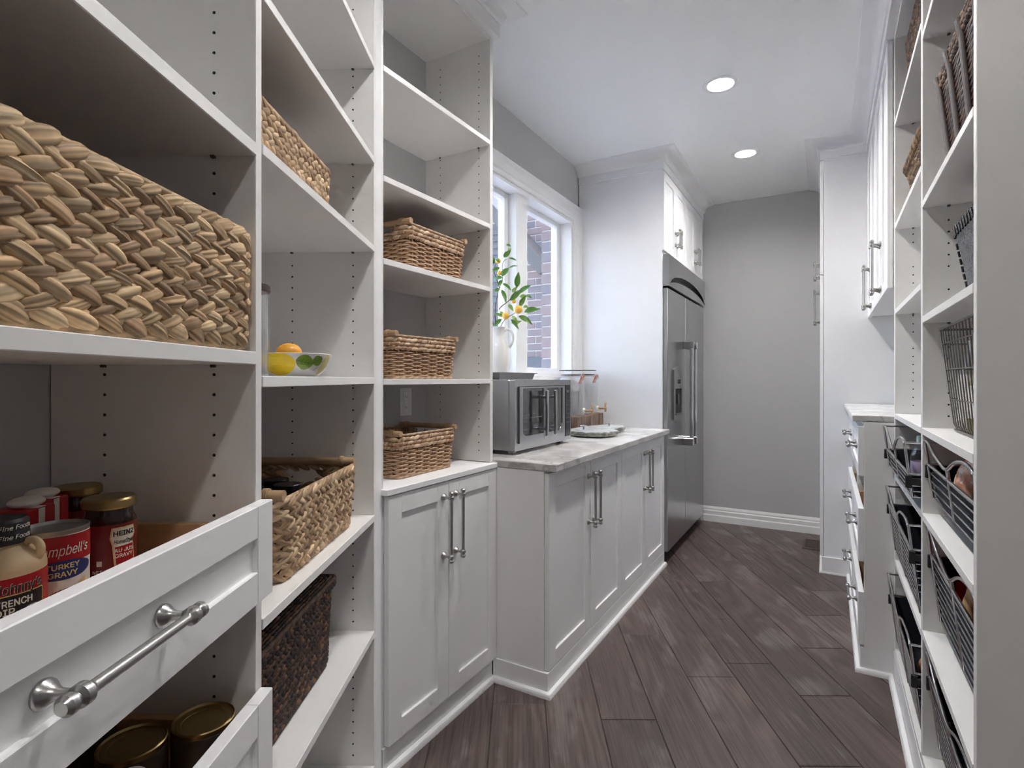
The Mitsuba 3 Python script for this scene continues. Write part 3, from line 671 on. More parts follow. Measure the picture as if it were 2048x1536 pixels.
# wicker baskets of the hutch: built once, three copies
def wicker():
    L, W, H, fl = .325, .255, .150, .06
    P, Nn, per = rrect(L, W, .018, step=.0052); n = len(P); out = {}
    nst = 26; ph = np.arange(n) / n * nst * math.pi
    rows = 13; rr = []; rc = []
    for r_ in range(rows):
        z = .012 + r_ * .0066; s = 1 + fl * (z / H - .5)
        amp = .0042 * np.sin(ph + (math.pi if r_ % 2 else 0))
        Q = np.c_[P * s + Nn * amp[:, None], np.full(n, z) + .0006 * np.sin(ph * 3.1 + r_)]
        m = tube(Q, .0031, 6, True); rr.append(m)
        c = np.repeat((PAL_TAN[r_ % 5] * .5 + PAL_TAN[1] * .5)[None] * (.85 + .25 * meshkit.noise(np.c_[Q * 60])[:, None]), 6, 0); rc.append(c)
    out['weave'] = (cat(rr), np.vstack(rc))
    stk = []
    for i in range(nst):
        q = int((i + .5) / nst * n) % n
        a = np.array([*(P[q] * (1 - fl / 2)), .004]); b = np.array([*(P[q] * (1 + fl * .42)), .138]); stk.append(tube([a, b], .0036, 6))
    m = cat(stk); out['stakes'] = (m, np.repeat(PAL_TAN[2][None] * .9, len(m.vertices), 0))
    acc = []
    def gap(p, z): return abs(abs(p[0]) - L / 2) < .03 and abs(p[1]) < .07 and z > .112
    for q, z in enumerate((.105, .119, .133)):
        acc.append(braid_row(P, Nn, fl, z, H, .042, .0072, 9, PAL_TAN, .33 * q, (9, 9), .4, gaps=gap))
        acc.append(braid_row(P, Nn, fl, z, H, .020, .0048, 52, PAL_TAN * .9, .33 * q + .2, (6, 6), .3, depth=1.75, gaps=lambda p, z: gap(p, z) or rnd.random() < .45))
    out['bands'] = pack(acc)
    Q = np.c_[P * (1 + fl / 2) + Nn * .001, np.where((np.abs(np.abs(P[:, 0]) - L / 2) < .03) & (np.abs(P[:, 1]) < .07), .119, .1465)]
    out['rim'] = rope(Q, .0046, PAL_TAN, 7, 1.1, True)
    Q = np.c_[P * (1 - fl / 2), np.full(n, .005)]; out['base_rope'] = rope(Q, .005, PAL_TAN, 7, 1.1, True)
    out['liner'] = shell(P, fl, .112, .0055)
    out['dowel'] = [tube([(s * .164, -.142, .153), (s * .164, .142, .153)], .0098, 14) for s in (-1, 1)]
    out['wrap'] = [cat([tube([[s * .164 + .0118 * math.cos(a), q + .0042 * j, .153 + .0118 * math.sin(a)] for a in np.linspace(0, 2 * math.pi, 13)], .0023, 5) for q in (-.104, .104) for j in range(-1, 3)]) for s in (-1, 1)]
    return out
WK = wicker(); WKD = {}
def put_shared(key, base, mesh, bsdf, smooth, T, color=None):
    if base not in WKD: WKD[base] = mikit.ply(mesh, bsdf, smooth=smooth, color=color)
    scene[key] = {**WKD[base], 'to_world': ST(T)}
for lb, x, y, z, dg, zs in (('wicker basket with dowel handles, topmost of three in the hutch', -1.362, 1.585, 1.612, 90.5, 1.06), ('wicker basket with dowel handles, middle of three in the hutch', -1.354, 1.514, 1.236, 89, .98), ('wicker basket with dowel handles standing on the two-door cabinet top', -1.388, 1.556, .8935, 92, 1.02)):
    k = thing('wicker_basket', lb, 'basket', 'wicker baskets in the hutch'); T = tr(x, y, z) @ rot([0, 0, 1], dg) @ np.diag([1, .98, zs, 1])
    for nme in ('weave', 'stakes', 'bands', 'rim', 'base_rope'):
        kk = N(k + '__' + nme); put_shared(kk, nme, WK[nme][0], 'm_vcol', True, T, WK[nme][1])
        if nme in ('weave', 'stakes', 'bands'): labels[kk] = {'kind': 'stuff'}
    put_shared(N(k + '__inner_wall'), 'liner', WK['liner'], 'm_basket_inner', False, T)
    for i in (0, 1):
        kk = N(k + '__dowel_handle'); put_shared(kk, 'dowel%d' % i, WK['dowel'][i], 'm_dowel', 40, T); labels[kk] = {'label': 'pale wooden dowel handle'}
        put_shared(N(k + '__wrapping'), 'wrap%d' % i, WK['wrap'][i], 'm_dowel', True, T); labels['%s__wrapping%s' % (k, '_001' if i else '')] = {'kind': 'stuff'}

# ------------------------------------------------------------------ lemon bowl, fruit, glass jar
k = thing('bowl', 'white bowl painted with yellow lemons and green leaves', 'bowl')
TB = AT(-.484, 1.165, 1.240) @ np.diag([.92, .92, .92, 1])
bp = [(0, .002), (.042, .002), (.045, 0), (.049, .002), (.060, .011), (.071, .026), (.077, .044), (.0785, .052), (.077, .053), (.0745, .044), (.068, .027), (.055, .013), (0, .008)]
part(k, 'body', lathe(bp, 64), 'm_porcelain', 40, TB)
def on_bowl(poly, lift, n=7):
    """Flat paint: a polygon in (arc metres, height) wrapped on the outside of the bowl."""
    v, f_ = trimesh.creation.triangulate_polygon(poly, engine='earcut'); m = trimesh.Trimesh(np.c_[v, v[:, :1] * 0], f_, process=False)
    for _ in range(4): m = m.subdivide()
    zz = np.array([q[1] for q in bp[2:8]]); rr = np.array([q[0] for q in bp[2:8]])
    V = m.vertices; z = np.clip(V[:, 1], .001, .0515); r_ = np.interp(z, zz, rr) + lift; a = V[:, 0] / .072
    m.vertices = np.c_[r_ * np.cos(a), r_ * np.sin(a), z]; return m
a0 = math.radians(-72)
def at(deg, z): return (math.radians(deg) * .072, z)
from shapely.geometry import Point
from shapely import affinity
pk = lambda deg, z, rx, ry, rt=0: affinity.rotate(affinity.scale(Point(0, 0).buffer(1, 16), rx, ry), rt).__class__(affinity.translate(affinity.rotate(affinity.scale(Point(0, 0).buffer(1, 16), rx, ry), rt), *at(deg, z)))
part(k, 'painted_lemon', on_bowl(pk(-108, .029, .050, .027).intersection(sbox(-9, .003, 9, .0515)), .0006), 'm_yellow', True, TB, label='painted yellow lemon')
part(k, 'painted_lemon', on_bowl(pk(-9, .028, .012, .024, -14).intersection(sbox(-9, .002, 9, .0515)), .0006), 'm_cream', True, TB, label='painted pale lemon')
leafp = lambda deg, z, l, w_, rt: affinity.translate(affinity.rotate(Polygon([(l * math.cos(t), w_ * math.sin(t) * abs(math.sin(t)) ** .3) for t in np.linspace(0, 2 * math.pi, 33)[:-1]]), rt), *at(deg, z))
part(k, 'painted_leaf', on_bowl(leafp(-53, .032, .019, .0165, -12).intersection(sbox(-9, .003, 9, .0515)), .0008), 'm_leaf_paint', True, TB, label='painted green leaf')
part(k, 'painted_leaf', on_bowl(leafp(-30, .036, .013, .012, 22).intersection(sbox(-9, .003, 9, .0515)), .0008), 'm_leaf_paint', True, TB, label='painted green leaf')
for dg, z, rt, l in ((-53, .032, -12, .019), (-30, .036, 22, .013)):
    x_, z_ = at(dg, z); cr_, sr_ = math.cos(math.radians(rt)), math.sin(math.radians(rt))
    vs = [affinity.translate(affinity.rotate(sbox(-l, -.0006, l, .0006), rt, origin=(0, 0)), x_, z_)] + [affinity.translate(affinity.rotate(affinity.translate(affinity.rotate(sbox(0, -.0004, .010, .0004), s * 48, origin=(0, 0)), q, 0), rt, origin=(0, 0)), x_, z_) for q in (-.009, -.001, .006) for s in (-1, 1)]
    part(k, 'painted_veins', cat([on_bowl(v.intersection(sbox(-9, .003, 9, .0515)), .0010) for v in vs]), 'm_leaf_paint_dark', True, TB)
part(k, 'painted_stem', on_bowl(affinity.translate(affinity.rotate(sbox(-.006, -.0005, .006, .0005), 40), *at(-30, .018)), .001), 'm_leaf_paint_dark', True, TB)
k = thing('orange', 'orange resting in the lemon-painted bowl', 'orange')
m = trimesh.creation.icosphere(4, .027); m.vertices *= [1.05, .98, .82]; m.vertices *= 1 + .012 * (meshkit.noise(m.vertices * 400)[:, None] - .5)
add(k + '__fruit', m, 'm_orange', True, TB @ tr(-.004, -.03, .0545)); used[k + '__fruit'] = 1
part(k, 'stem_scar', lathe([(0, .002), (.0022, .001), (.0028, -.002)], 10), 'm_stem', 30, TB @ tr(-.004, -.03, .0545) @ rot([0, 0, 1], 20) @ rot([1, 0, 0], 112) @ tr(-.008, 0, .0258))
for i, (x, y) in enumerate([(.03, .02), (-.035, .02)]):
    k = thing('orange', 'orange lying low in the lemon-painted bowl', 'orange', 'oranges low in the bowl')
    m = trimesh.creation.icosphere(3, .019); add(k, m, 'm_orange', True, TB @ tr(x, y, .029))
k = thing('glass_canister', 'tall clear glass canister with a dark lid left of the lemon bowl', 'canister')
TJ = AT(-.522, 1.005, 1.240)
part(k, 'body', lathe([(0, .001), (.047, .001), (.050, .006), (.050, .150), (.046, .158), (.0435, .156), (.0465, .148), (.0465, .008), (0, .006)], 40), 'm_glass', 40, TJ)
part(k, 'lid', lathe([(0, .158), (.050, .158), (.051, .161), (.051, .170), (.048, .172), (0, .172)], 40), 'm_bronze', 30, TJ)

# ------------------------------------------------------------------ groceries in the trays
def wrap(mesh, rad, T, ang0):
    """Bend flat lettering (x along, y up, z out) round a cylinder of the radius about z."""
    m = mesh.copy(); V = m.vertices; a = V[:, 0] / rad + ang0; r_ = rad + V[:, 2]
    m.vertices = np.c_[r_ * np.cos(a), r_ * np.sin(a), V[:, 1]]; m.apply_transform(T); return m
def ltr(parent, s, h, rad, T, ang, z, bs, shear=0., xs=1., bold=False, arc=0.):
    m = meshkit.text_mesh(s, h, .0004, bold); m = m.subdivide() if len(s) < 14 else m
    w_ = m.bounds[1][0]; V = m.vertices.copy(); V[:, 0] = (V[:, 0] + V[:, 1] * shear - w_ / 2) * xs
    V[:, 1] += z + arc * V[:, 0]; V[:, 2] += .0006; m.vertices = V
    part(parent, 'lettering', wrap(m, rad, T, ang), bs)
def patch(poly, rad, ang, T, lift):
    v, f_ = trimesh.creation.triangulate_polygon(poly, engine='earcut'); m = trimesh.Trimesh(np.c_[v, v[:, :1] * 0 + lift], f_, process=False)
    m = m.subdivide_to_size(.005, max_iter=12) if True else m
    return wrap(m, rad, T, ang)
FZ = .956
def jar(x, y, label, front):
    k = thing('gravy_jar', label, 'jar'); T = AT(x, y, FZ); r_ = .0312
    part(k, 'glass', lathe([(0, 0), (.027, 0), (r_, .005), (r_, .086), (.027, .096), (.0265, .106), (0, .106)], 36), 'm_jar_dark', 35, T, label='dark brown gravy behind glass')
    part(k, 'lid', lathe([(0, .104), (.0298, .104), (.031, .106), (.031, .115), (.029, .1175), (.023, .1165), (0, .1165)], 36), 'm_gold_lid', 30, T, label='gold screw lid')
    part(k, 'label', lathe([(r_ + .0002, .010), (r_ + .0005, .011), (r_ + .0005, .083), (r_ + .0002, .084)], 40), 'm_red_dark', 35, T, label='dark red paper label')
    if front:
        an = math.radians(-22) ; rr = r_ + .0005
        kb = Polygon([(-.013, .078), (.013, .078), (.015, .068), (.011, .062), (.014, .034), (-.010, .030), (-.0125, .058), (-.015, .066)])
        part(k, 'keystone_border', patch(kb.buffer(.0018), rr, an, T, .0003), 'm_tan_plastic', True)
        part(k, 'keystone', patch(kb, rr, an, T, .0005), 'm_label_white', True)
        part(k, 'red_band', patch(Polygon([(-.0112, .054), (.0118, .055), (.0135, .034), (-.0098, .031)]), rr, an, T, .0007), 'm_red', True)
        ltr(k, 'HEINZ', .0062, rr, T, an, .0685, 'm_letter_black', bold=True)
        ltr(k, 'HomeStyle', .0056, rr, T, an, .0577, 'm_letter_black', .3, .64)
        ltr(k, 'AU JUS', .0048, rr, T, an, .0465, 'm_label_white', bold=True)
        ltr(k, 'GRAVY', .0048, rr, T, an, .0395, 'm_label_white', bold=True)
        part(k, 'printed_meat', patch(affinity.translate(affinity.scale(Point(0, 0).buffer(1, 12), .014, .008), .002, .026), rr, an, T, .0006), 'm_gravy', True)
        ltr(k, 'NET WT', .0042, rr, T, math.radians(-66), .0215, 'm_label_white')
        ltr(k, '12 OZ (340g)', .0042, rr, T, math.radians(-63), .0150, 'm_label_white')
        part(k, 'recipe_square', patch(sbox(-.003, .031, .003, .038), rr, math.radians(-72), T, .0005), 'm_label_white', True)
    return k
jar(-.565, .738, 'gravy jar with gold lid and red keystone label at the right of the upper tray', True)
jar(-.672, .814, 'gravy jar with gold lid, behind the others in the upper tray', False)
k = thing('gravy_can', 'red white and blue can of turkey gravy in the upper tray', 'can'); T = AT(-.562, .648, FZ - .003); r_ = .0335
part(k, 'can', lathe([(0, .001), (.032, 0), (r_, .002), (r_, .003), (.0325, .005), (.0325, .099), (r_, .101), (r_, .104), (.0322, .1045), (.0315, .1005), (0, .1005)], 40), 'm_tin', 35, T)
part(k, 'label', lathe([(.0326, .006), (r_ - .0004, .0065), (r_ - .0004, .0978), (.0326, .098)], 48), 'm_label_white', 35, T)
rr = r_ - .0004; an = math.radians(-37)
part(k, 'red_band', patch(sbox(-.09, .066, .09, .0975), rr, an, T, .0003), 'm_red', True)
part(k, 'blue_oval', patch(affinity.translate(affinity.scale(Point(0, 0).buffer(1, 24), .033, .0112), 0, .0575), rr, an, T, .0006), 'm_blue', True)
ltr(k, 'Campbell\'s', .0115, rr, T, an, .0750, 'm_label_white', .28, .66)
ltr(k, 'TURKEY', .0058, rr, T, an, .0590, 'm_letter_gold', xs=1.05, bold=True)
ltr(k, 'GRAVY', .0058, rr, T, an, .0500, 'm_letter_gold', xs=1.05, bold=True)
part(k, 'printed_turkey', patch(affinity.translate(affinity.scale(Point(0, 0).buffer(1, 20), .021, .015), .004, .021), rr, an, T, .0005), 'm_gravy', True)
part(k, 'printed_boat', patch(Polygon([(.004, .032), (.024, .044), (.026, .040), (.018, .033), (.008, .030)]), rr, an, T, .0007), 'm_tan_plastic', True)
k = thing('sauce_jug', 'tan jug of French dip sauce with black cap and red label in the upper tray', 'jug'); T = AT(-.556, .570, FZ - .006); r_ = .040
part(k, 'body', lathe([(0, 0), (.036, 0), (r_, .005), (r_, .085), (.0385, .092), (.034, .099), (.027, .106), (.0235, .109), (.0225, .113), (0, .113)], 44), 'm_jug', 35, T)
Q = spline([[.0245, 0, .1085], [.034, 0, .1105], [.0385, 0, .104], [.0375, 0, .095], [.034, 0, .091]], 24)
part(k, 'handle', tube(Q, .0042, 10), 'm_jug', True, T @ rot([0, 0, 1], 14))
part(k, 'cap', lathe([(0, .136), (.0225, .136), (.0255, .133), (.0258, .115), (.0262, .114), (.0262, .111), (.0235, .110)], 40), 'm_black', 35, T)
for q_ in (.1265, .1165): ltr(k, "Johnny's Fine Foods", .0045, .0259, T, math.radians(-44), q_, 'm_label_white', .2)
part(k, 'label', lathe([(r_ + .0001, .012), (r_ + .0004, .0125), (r_ + .0004, .0795), (r_ + .0001, .08)], 44), 'm_red', 35, T)
rr = r_ + .0004; an = math.radians(-21)
for b_, m_, e_ in ((True, 'm_label_white', 0), (False, 'm_letter_black', .0004)): ltr(k, "Johnny's", .0100, rr + e_, T, an, .0645, m_, .1, .70, bold=b_)
pz = sbox(-.0215, .022, .0215, .0605).buffer(.0015)
part(k, 'panel_border', patch(pz.buffer(.001), rr, an, T, .0003), 'm_letter_gold', True)
part(k, 'black_panel', patch(pz, rr, an, T, .0005), 'm_black', True)
ltr(k, 'FRENCH', .0066, rr, T, an - .12, .0515, 'm_label_white', xs=.84, bold=True)
ltr(k, 'DIP', .0066, rr, T, an - .32, .0430, 'm_label_white', bold=True)
ltr(k, 'Au Jus', .0046, rr, T, an - .27, .0360, 'm_label_white', .25)
cup = affinity.translate(affinity.scale(Point(0, 0).buffer(1, 16), .0075, .0045), .0105, .0435)
part(k, 'printed_cup', patch(cup.difference(affinity.translate(affinity.scale(Point(0, 0).buffer(1, 16), .0052, .002), .0105, .0455)), rr, an, T, .0008), 'm_label_white', True)
for i, (x, y, lb) in enumerate([(-.676, .752, 'small red drink carton with a white folded top, beside the jars in the upper tray'), (-.648, .697, 'red drink carton with a white top left of the other carton, behind the jug')]):
    k = thing('drink_carton', lb, 'carton'); T = AT(x, y, FZ, 4)
    part(k, 'box', bx(-.024, .024, -.024, .024, 0, .112, .002), 'm_red', T=T)
    part(k, 'white_stripe', cat([bx(.024, .0246, -.005, .005, .075, .111, .0002), bx(-.006, .0244, -.007, .007, .112, .1128, .0002)]), 'm_label_white', T=T)
    m = trimesh.creation.icosphere(3, 1.); m.vertices *= [.018, .022, .007]; part(k, 'folded_top', m, 'm_label_white', True, T @ tr(.002, .004, .118))
    part(k, 'pale_line', bx(.024, .0246, -.024, .024, .030, .034, .0002), 'm_label_white', T=T)
for i, (x, y) in enumerate([(-.540, .748), (-.475, .820), (-.655, .80), (-.60, .65)]):
    k = thing('food_can', 'gold-lidded tin can standing in the lower tray', 'can', 'gold-lidded cans in the lower tray'); T = AT(x, y, .656)
    if i == 1: T = AT(-.4715, .802, .656)
    part(k, 'can', lathe([(0, 0), (.0405, 0), (.042, .002), (.042, .070), (.0425, .073), (.041, .0745), (.0398, .071), (.037, .070), (.036, .0708), (.030, .0708), (.029, .070), (0, .070)], 48), 'm_gold_lid', 30, T)
    part(k, 'label', lathe([(.0422, .006), (.0424, .0062), (.0424, .066), (.0422, .0662)], 40), 'm_bronze', 30, T)
k = thing('bottle_cap_jar', 'dark jar with a white cap standing in front in the lower tray', 'jar'); T = AT(-.497, .682, .656)
part(k, 'body', lathe([(0, 0), (.022, 0), (.024, .003), (.024, .055), (.02, .06), (0, .06)], 24), 'm_jar_dark', 35, T)
part(k, 'cap', lathe([(0, .075), (.018, .075), (.0195, .073), (.0195, .0605), (0, .0605)], 24), 'm_white_plastic', 30, T)

# ------------------------------------------------------------------ on the counter by the window
k = thing('toaster_oven', 'stainless steel toaster oven with two glass French doors on the stone counter', 'toaster oven')
ox0, ox1, oy0, oy1, oz0, oz1 = -1.53, -1.165, 2.035, 2.625, .922, 1.232
wl = .018
part(k, 'body', cat([bx(ox0, ox1 - .03, oy0, oy0 + wl, oz0, oz1, .004), bx(ox0, ox1 - .03, oy1 - .095, oy1, oz0, oz1, .004), bx(ox0, ox1 - .03, oy0 + wl, oy1 - .095, oz1 - .03, oz1, .004), bx(ox0, ox1 - .03, oy0 + wl, oy1 - .095, oz0, oz0 + .03, .002), bx(ox0, ox0 + .02, oy0 + wl, oy1 - .095, oz0 + .03, oz1 - .03, 0)]), 'm_steel')
part(k, 'louvers', cat([tube([(ox1 - .16, oy0 - .002, oz1 - .03 - .0165 * i), (ox0 + .06, oy0 - .002, oz1 - .03 - .0165 * i)], .0042, 8) for i in range(7)]), 'm_steel', True, kind='stuff')
fr = sbox(oy0, oz0, oy1, oz1).buffer(-.006).buffer(.006).difference(sbox(oy0 + .028, oz0 + .03, oy1 - .088, oz1 - .028))
part(k, 'front_frame', ext(fr, .028), 'm_steel', T=tr(ox1 - .03, 0, 0) @ YZ)
part(k, 'control_panel', bx(ox1 - .006, ox1 + .0008, oy1 - .072, oy1 - .012, oz0 + .02, oz1 - .026, .0004), 'm_dark_glass', label='dark touch control panel')
part(k + '__control_panel', 'icons', cat([bx(ox1 + .0008, ox1 + .0014, oy1 - .06 + .02 * a, oy1 - .053 + .02 * a, oz0 + .09 + .022 * b, oz0 + .094 + .022 * b, 0) for a in range(3) for b in range(6)] + [bx(ox1 + .0008, ox1 + .0014, oy1 - .056, oy1 - .03, oz0 + .245, oz0 + .258, 0)]), 'm_steel_dark', kind='stuff')
ym = (oy0 + .028 + oy1 - .088) / 2
for s, (y0, y1) in ((0, (oy0 + .03, ym - .001)), (1, (ym + .001, oy1 - .09))):
    z0, z1 = oz0 + .032, oz1 - .030
    if s == 0: hole = Polygon([(y0 + .028, z1 - .008), (y1 - .004, z1 - .008), (y1 - .004, z0 + .028), (y0 + .055, z0 + .028), (y0 + .038, z0 + .036), (y0 + .028, z0 + .052)])
    else: hole = Polygon([(y0 + .030, z1 - .008), (y1 - .028, z1 - .008), (y1 - .028, z0 + .06), (y1 - .038, z0 + .042), (y1 - .06, z0 + .028), (y0 + .030, z0 + .028)])
    d = N(k + '__door'); add(d, ext(sbox(y0, z0, y1, z1).difference(hole), .010), 'm_steel', T=tr(ox1 - .004, 0, 0) @ YZ)
    part(d, 'glass', ext(hole.buffer(.001), .003), 'm_clear_plastic', T=tr(ox1 - .001, 0, 0) @ YZ, label='tinted door glass')
    yh = ym + (.046 if s else -.046)
    hd = cat([bx(ox1 + .038, ox1 + .050, yh - .009, yh + .009, z0 + .018, z1 - .018, .003)] + [bx(ox1 + .005, ox1 + .04, yh - .005, yh + .005, z - .007, z + .007, .002) for z in (z0 + .05, z1 - .05)])
    part(d, 'handle', hd, 'm_chrome', label='square chrome bar handle')
part(k, 'interior', cat([bx(ox0 + .021, ox0 + .025, oy0 + .02, oy1 - .097, oz0 + .031, oz1 - .031, 0)]), 'm_dark_grey', label='dark oven cavity')
part(k, 'rack', cat([tube([(ox0 + .03, oy0 + .025 + .018 * i, z), (ox1 - .035, oy0 + .025 + .018 * i, z)], .0016, 5) for i in range(26) for z in (1.005,)] + [tube([(x, oy0 + .02, z), (x, oy1 - .098, z)], .0026, 6) for x in (ox1 - .04, ox0 + .2) for z in (1.003, 1.055)]), 'm_chrome', True)
part(k, 'feet', cat([bx(x - .014, x + .014, y - .014, y + .014, .905, .923, .002) for x in (ox0 + .04, ox1 - .045) for y in (oy0 + .05, oy1 - .05)]), 'm_steel_dark')
k = thing('baking_tray', 'flat grey metal tray lying on top of the toaster oven', 'tray')
def frustum(x0, x1, y0, y1, z0, z1, g, t=.003):
    o = lambda d, z: [[x0 - d, y0 - d, z], [x1 + d, y0 - d, z], [x1 + d, y1 + d, z], [x0 - d, y1 + d, z]]
    V = np.array(o(0, z0) + o(g, z1) + o(g + .008, z1) + o(g + .008, z1 - .003) + o(g - .001 - 0, z1 - .003 - 0)[:0] + o(g - t, z1) + o(-t, z0 + t)); Fc = []
    def ring(a, b): return [[a + i, a + (i + 1) % 4, b + (i + 1) % 4] for i in range(4)] + [[a + i, b + (i + 1) % 4, b + i] for i in range(4)]
    Fc = ring(0, 4) + ring(4, 8) + ring(8, 12) + ring(16, 20)
    Fc += [[0, 2, 1], [0, 3, 2], [20, 21, 22], [20, 22, 23]] + ring(4, 16)
    m = trimesh.Trimesh(V, Fc, process=False); return m
add(k, frustum(-1.50, -1.262, 2.06, 2.375, oz1 + .001, oz1 + .034, .010), 'm_steel_dark')
# pitcher and branch on the window stool
k = thing('pitcher', 'glossy white porcelain pitcher on the window sill', 'pitcher')
TP = tr(-1.592, 2.565, OZ0 - .004)
part(k, 'body', lathe([(0, .001), (.055, .001), (.060, .006), (.068, .04), (.078, .085), (.0805, .12), (.076, .16), (.062, .20), (.050, .228), (.047, .245), (.052, .268), (.056, .276), (.054, .2775), (.049, .268), (.044, .245), (.047, .226), (0, .224)], 48), 'm_porcelain', 40, TP)
Q = spline([[.050, 0, .258], [.075, 0, .262], [.094, 0, .235], [.092, 0, .195], [.074, 0, .165]], 30)
part(k, 'handle', tube(Q, .0072, 10), 'm_porcelain', True, TP @ rot([0, 0, 1], 22))
kbch = thing('citrus_branch', 'leafy green citrus branch with small oranges in the white pitcher', 'branch')
u_ = .00052
RX = np.array([math.cos(TH), math.sin(TH), 0]); FW = np.array([-math.sin(TH), math.cos(TH), 0])
b0 = np.array([-1.592, 2.565, OZ0 - .004 + .276])
def bp3(px, py, dep=0.): return b0 + RX * (px - 78) * u_ + np.array([0, 0, 1]) * (968 - py) * u_ + FW * dep
def stem(ps, r0=.0026):
    Q = spline(np.array([bp3(*p) for p in ps]), 24); return tube(Q, np.linspace(r0, r0 * .5, 24), 6)
part(kbch, 'stem', stem([(90, 1020, 0), (70, 880, -.02), (72, 760, -.01), (90, 640, .0), (112, 545, .01), (140, 480, .0), (150, 380, -.01), (155, 270, .0), (200, 230, .01)]), 'm_stem', True)
part(kbch, 'stem', stem([(95, 1020, .01), (135, 950, -.03), (180, 890, -.05), (240, 850, -.06), (310, 805, -.06)]), 'm_stem', True)
part(kbch, 'stem', stem([(110, 780, -.02), (150, 740, -.03), (220, 690, -.05), (280, 600, -.05), (310, 540, -.05)]), 'm_stem', True)
part(kbch, 'stem', stem([(85, 1020, -.01), (40, 900, .0), (0, 780, .0), (-40, 640, .01), (-60, 520, .01)]), 'm_stem', True)
part(kbch, 'stem', stem([(112, 540, .01), (80, 440, .02), (60, 330, .03), (90, 260, .03)]), 'm_stem', True)
def leaf(a, b, w, bs='m_leaf', curl=.012, roll=0.):
    a, b = np.array(a), np.array(b); d = b - a; L = np.linalg.norm(d); d /= L
    s = np.cross(d, -FW + np.array([0, 0, .5]) + RX * roll); s /= np.linalg.norm(s); n = np.cross(s, d)
    if np.dot(n, FW) > 0: n = -n
    V, Fc = [], []; K = 9
    for i in range(K):
        t = i / (K - 1); ww = w * math.sin(math.pi * t ** .85) ** .9 * (1 - .25 * t); c = a + d * L * t + n * curl * math.sin(math.pi * t)
        for q in (-1, -.5, 0, .5, 1): V.append(c + s * ww * q + n * (.16 * ww * abs(q) * 1.5))
    for i in range(K - 1):
        for j in range(4):
            o_ = i * 5 + j; Fc += [[o_, o_ + 1, o_ + 6], [o_, o_ + 6, o_ + 5]]
    part(kbch, 'leaf', trimesh.Trimesh(V, Fc, process=False), bs, True)
LV = [(160, 235, 240, 165, 30), (215, 235, 300, 272, 14), (140, 440, 218, 335, 34), (215, 340, 312, 320, 12), (150, 450, 55, 470, 30), (150, 470, 95, 535, 26), (150, 500, 245, 592, 22), (300, 548, 320, 385, 36), (318, 612, 456, 533, 30), (228, 692, 362, 570, 36), (140, 570, 188, 730, 28), (390, 628, 460, 677, 22), (330, 748, 402, 632, 30), (378, 805, 548, 778, 38), (318, 850, 466, 946, 36), (240, 880, 322, 1000, 22), (155, 852, 55, 835, 24), (140, 880, 50, 962, 28), (190, 60 + 40, 240, 30 + 95, 16), (120, 330, 40, 380, 26), (60, 300, 20, 215, 30), (80, 240, 120, 300, 20), (20, 760, -60, 800, 26), (-30, 650, -100, 600, 28), (-50, 540, -20, 440, 28), (-60, 520, -130, 480, 26), (120, 560, 60, 600, 22)]
LL = [(215, 720, 265, 800, 22), (250, 835, 310, 935, 26), (200, 170, 245, 120, 14), (250, 590, 310, 535, 22), (330, 640, 420, 640, 26), (370, 740, 430, 760, 22), (120, 790, 160, 850, 20), (240, 920, 330, 900, 24), (300, 930, 360, 895, 18)]
for i, (x0, y0, x1, y1, w_) in enumerate(LV): leaf(bp3(x0, y0, -.03 + rnd.uniform(-.02, .02)), bp3(x1, y1, -.03 + rnd.uniform(-.045, .03)), w_ * u_, 'm_leaf', rnd.uniform(.002, .010), rnd.uniform(-.5, .5))
for i, (x0, y0, x1, y1, w_) in enumerate(LL): leaf(bp3(x0, y0, 0 + rnd.uniform(-.01, .02)), bp3(x1, y1, 0 + rnd.uniform(-.03, .03)), w_ * u_, 'm_leaf_light', rnd.uniform(.002, .010), rnd.uniform(-.5, .5))
for x, y, r_, d_ in ((316, 790, 44, -.062), (182, 852, 38, -.05), (118, 388, 26, -.01), (268, 694, 26, -.035), (100, 248, 30, .02)):
    m = trimesh.creation.icosphere(3, r_ * u_); part(kbch, 'fruit', m, 'm_orange_pale', True, tr(*bp3(x, y, d_)), label='small orange fruit')
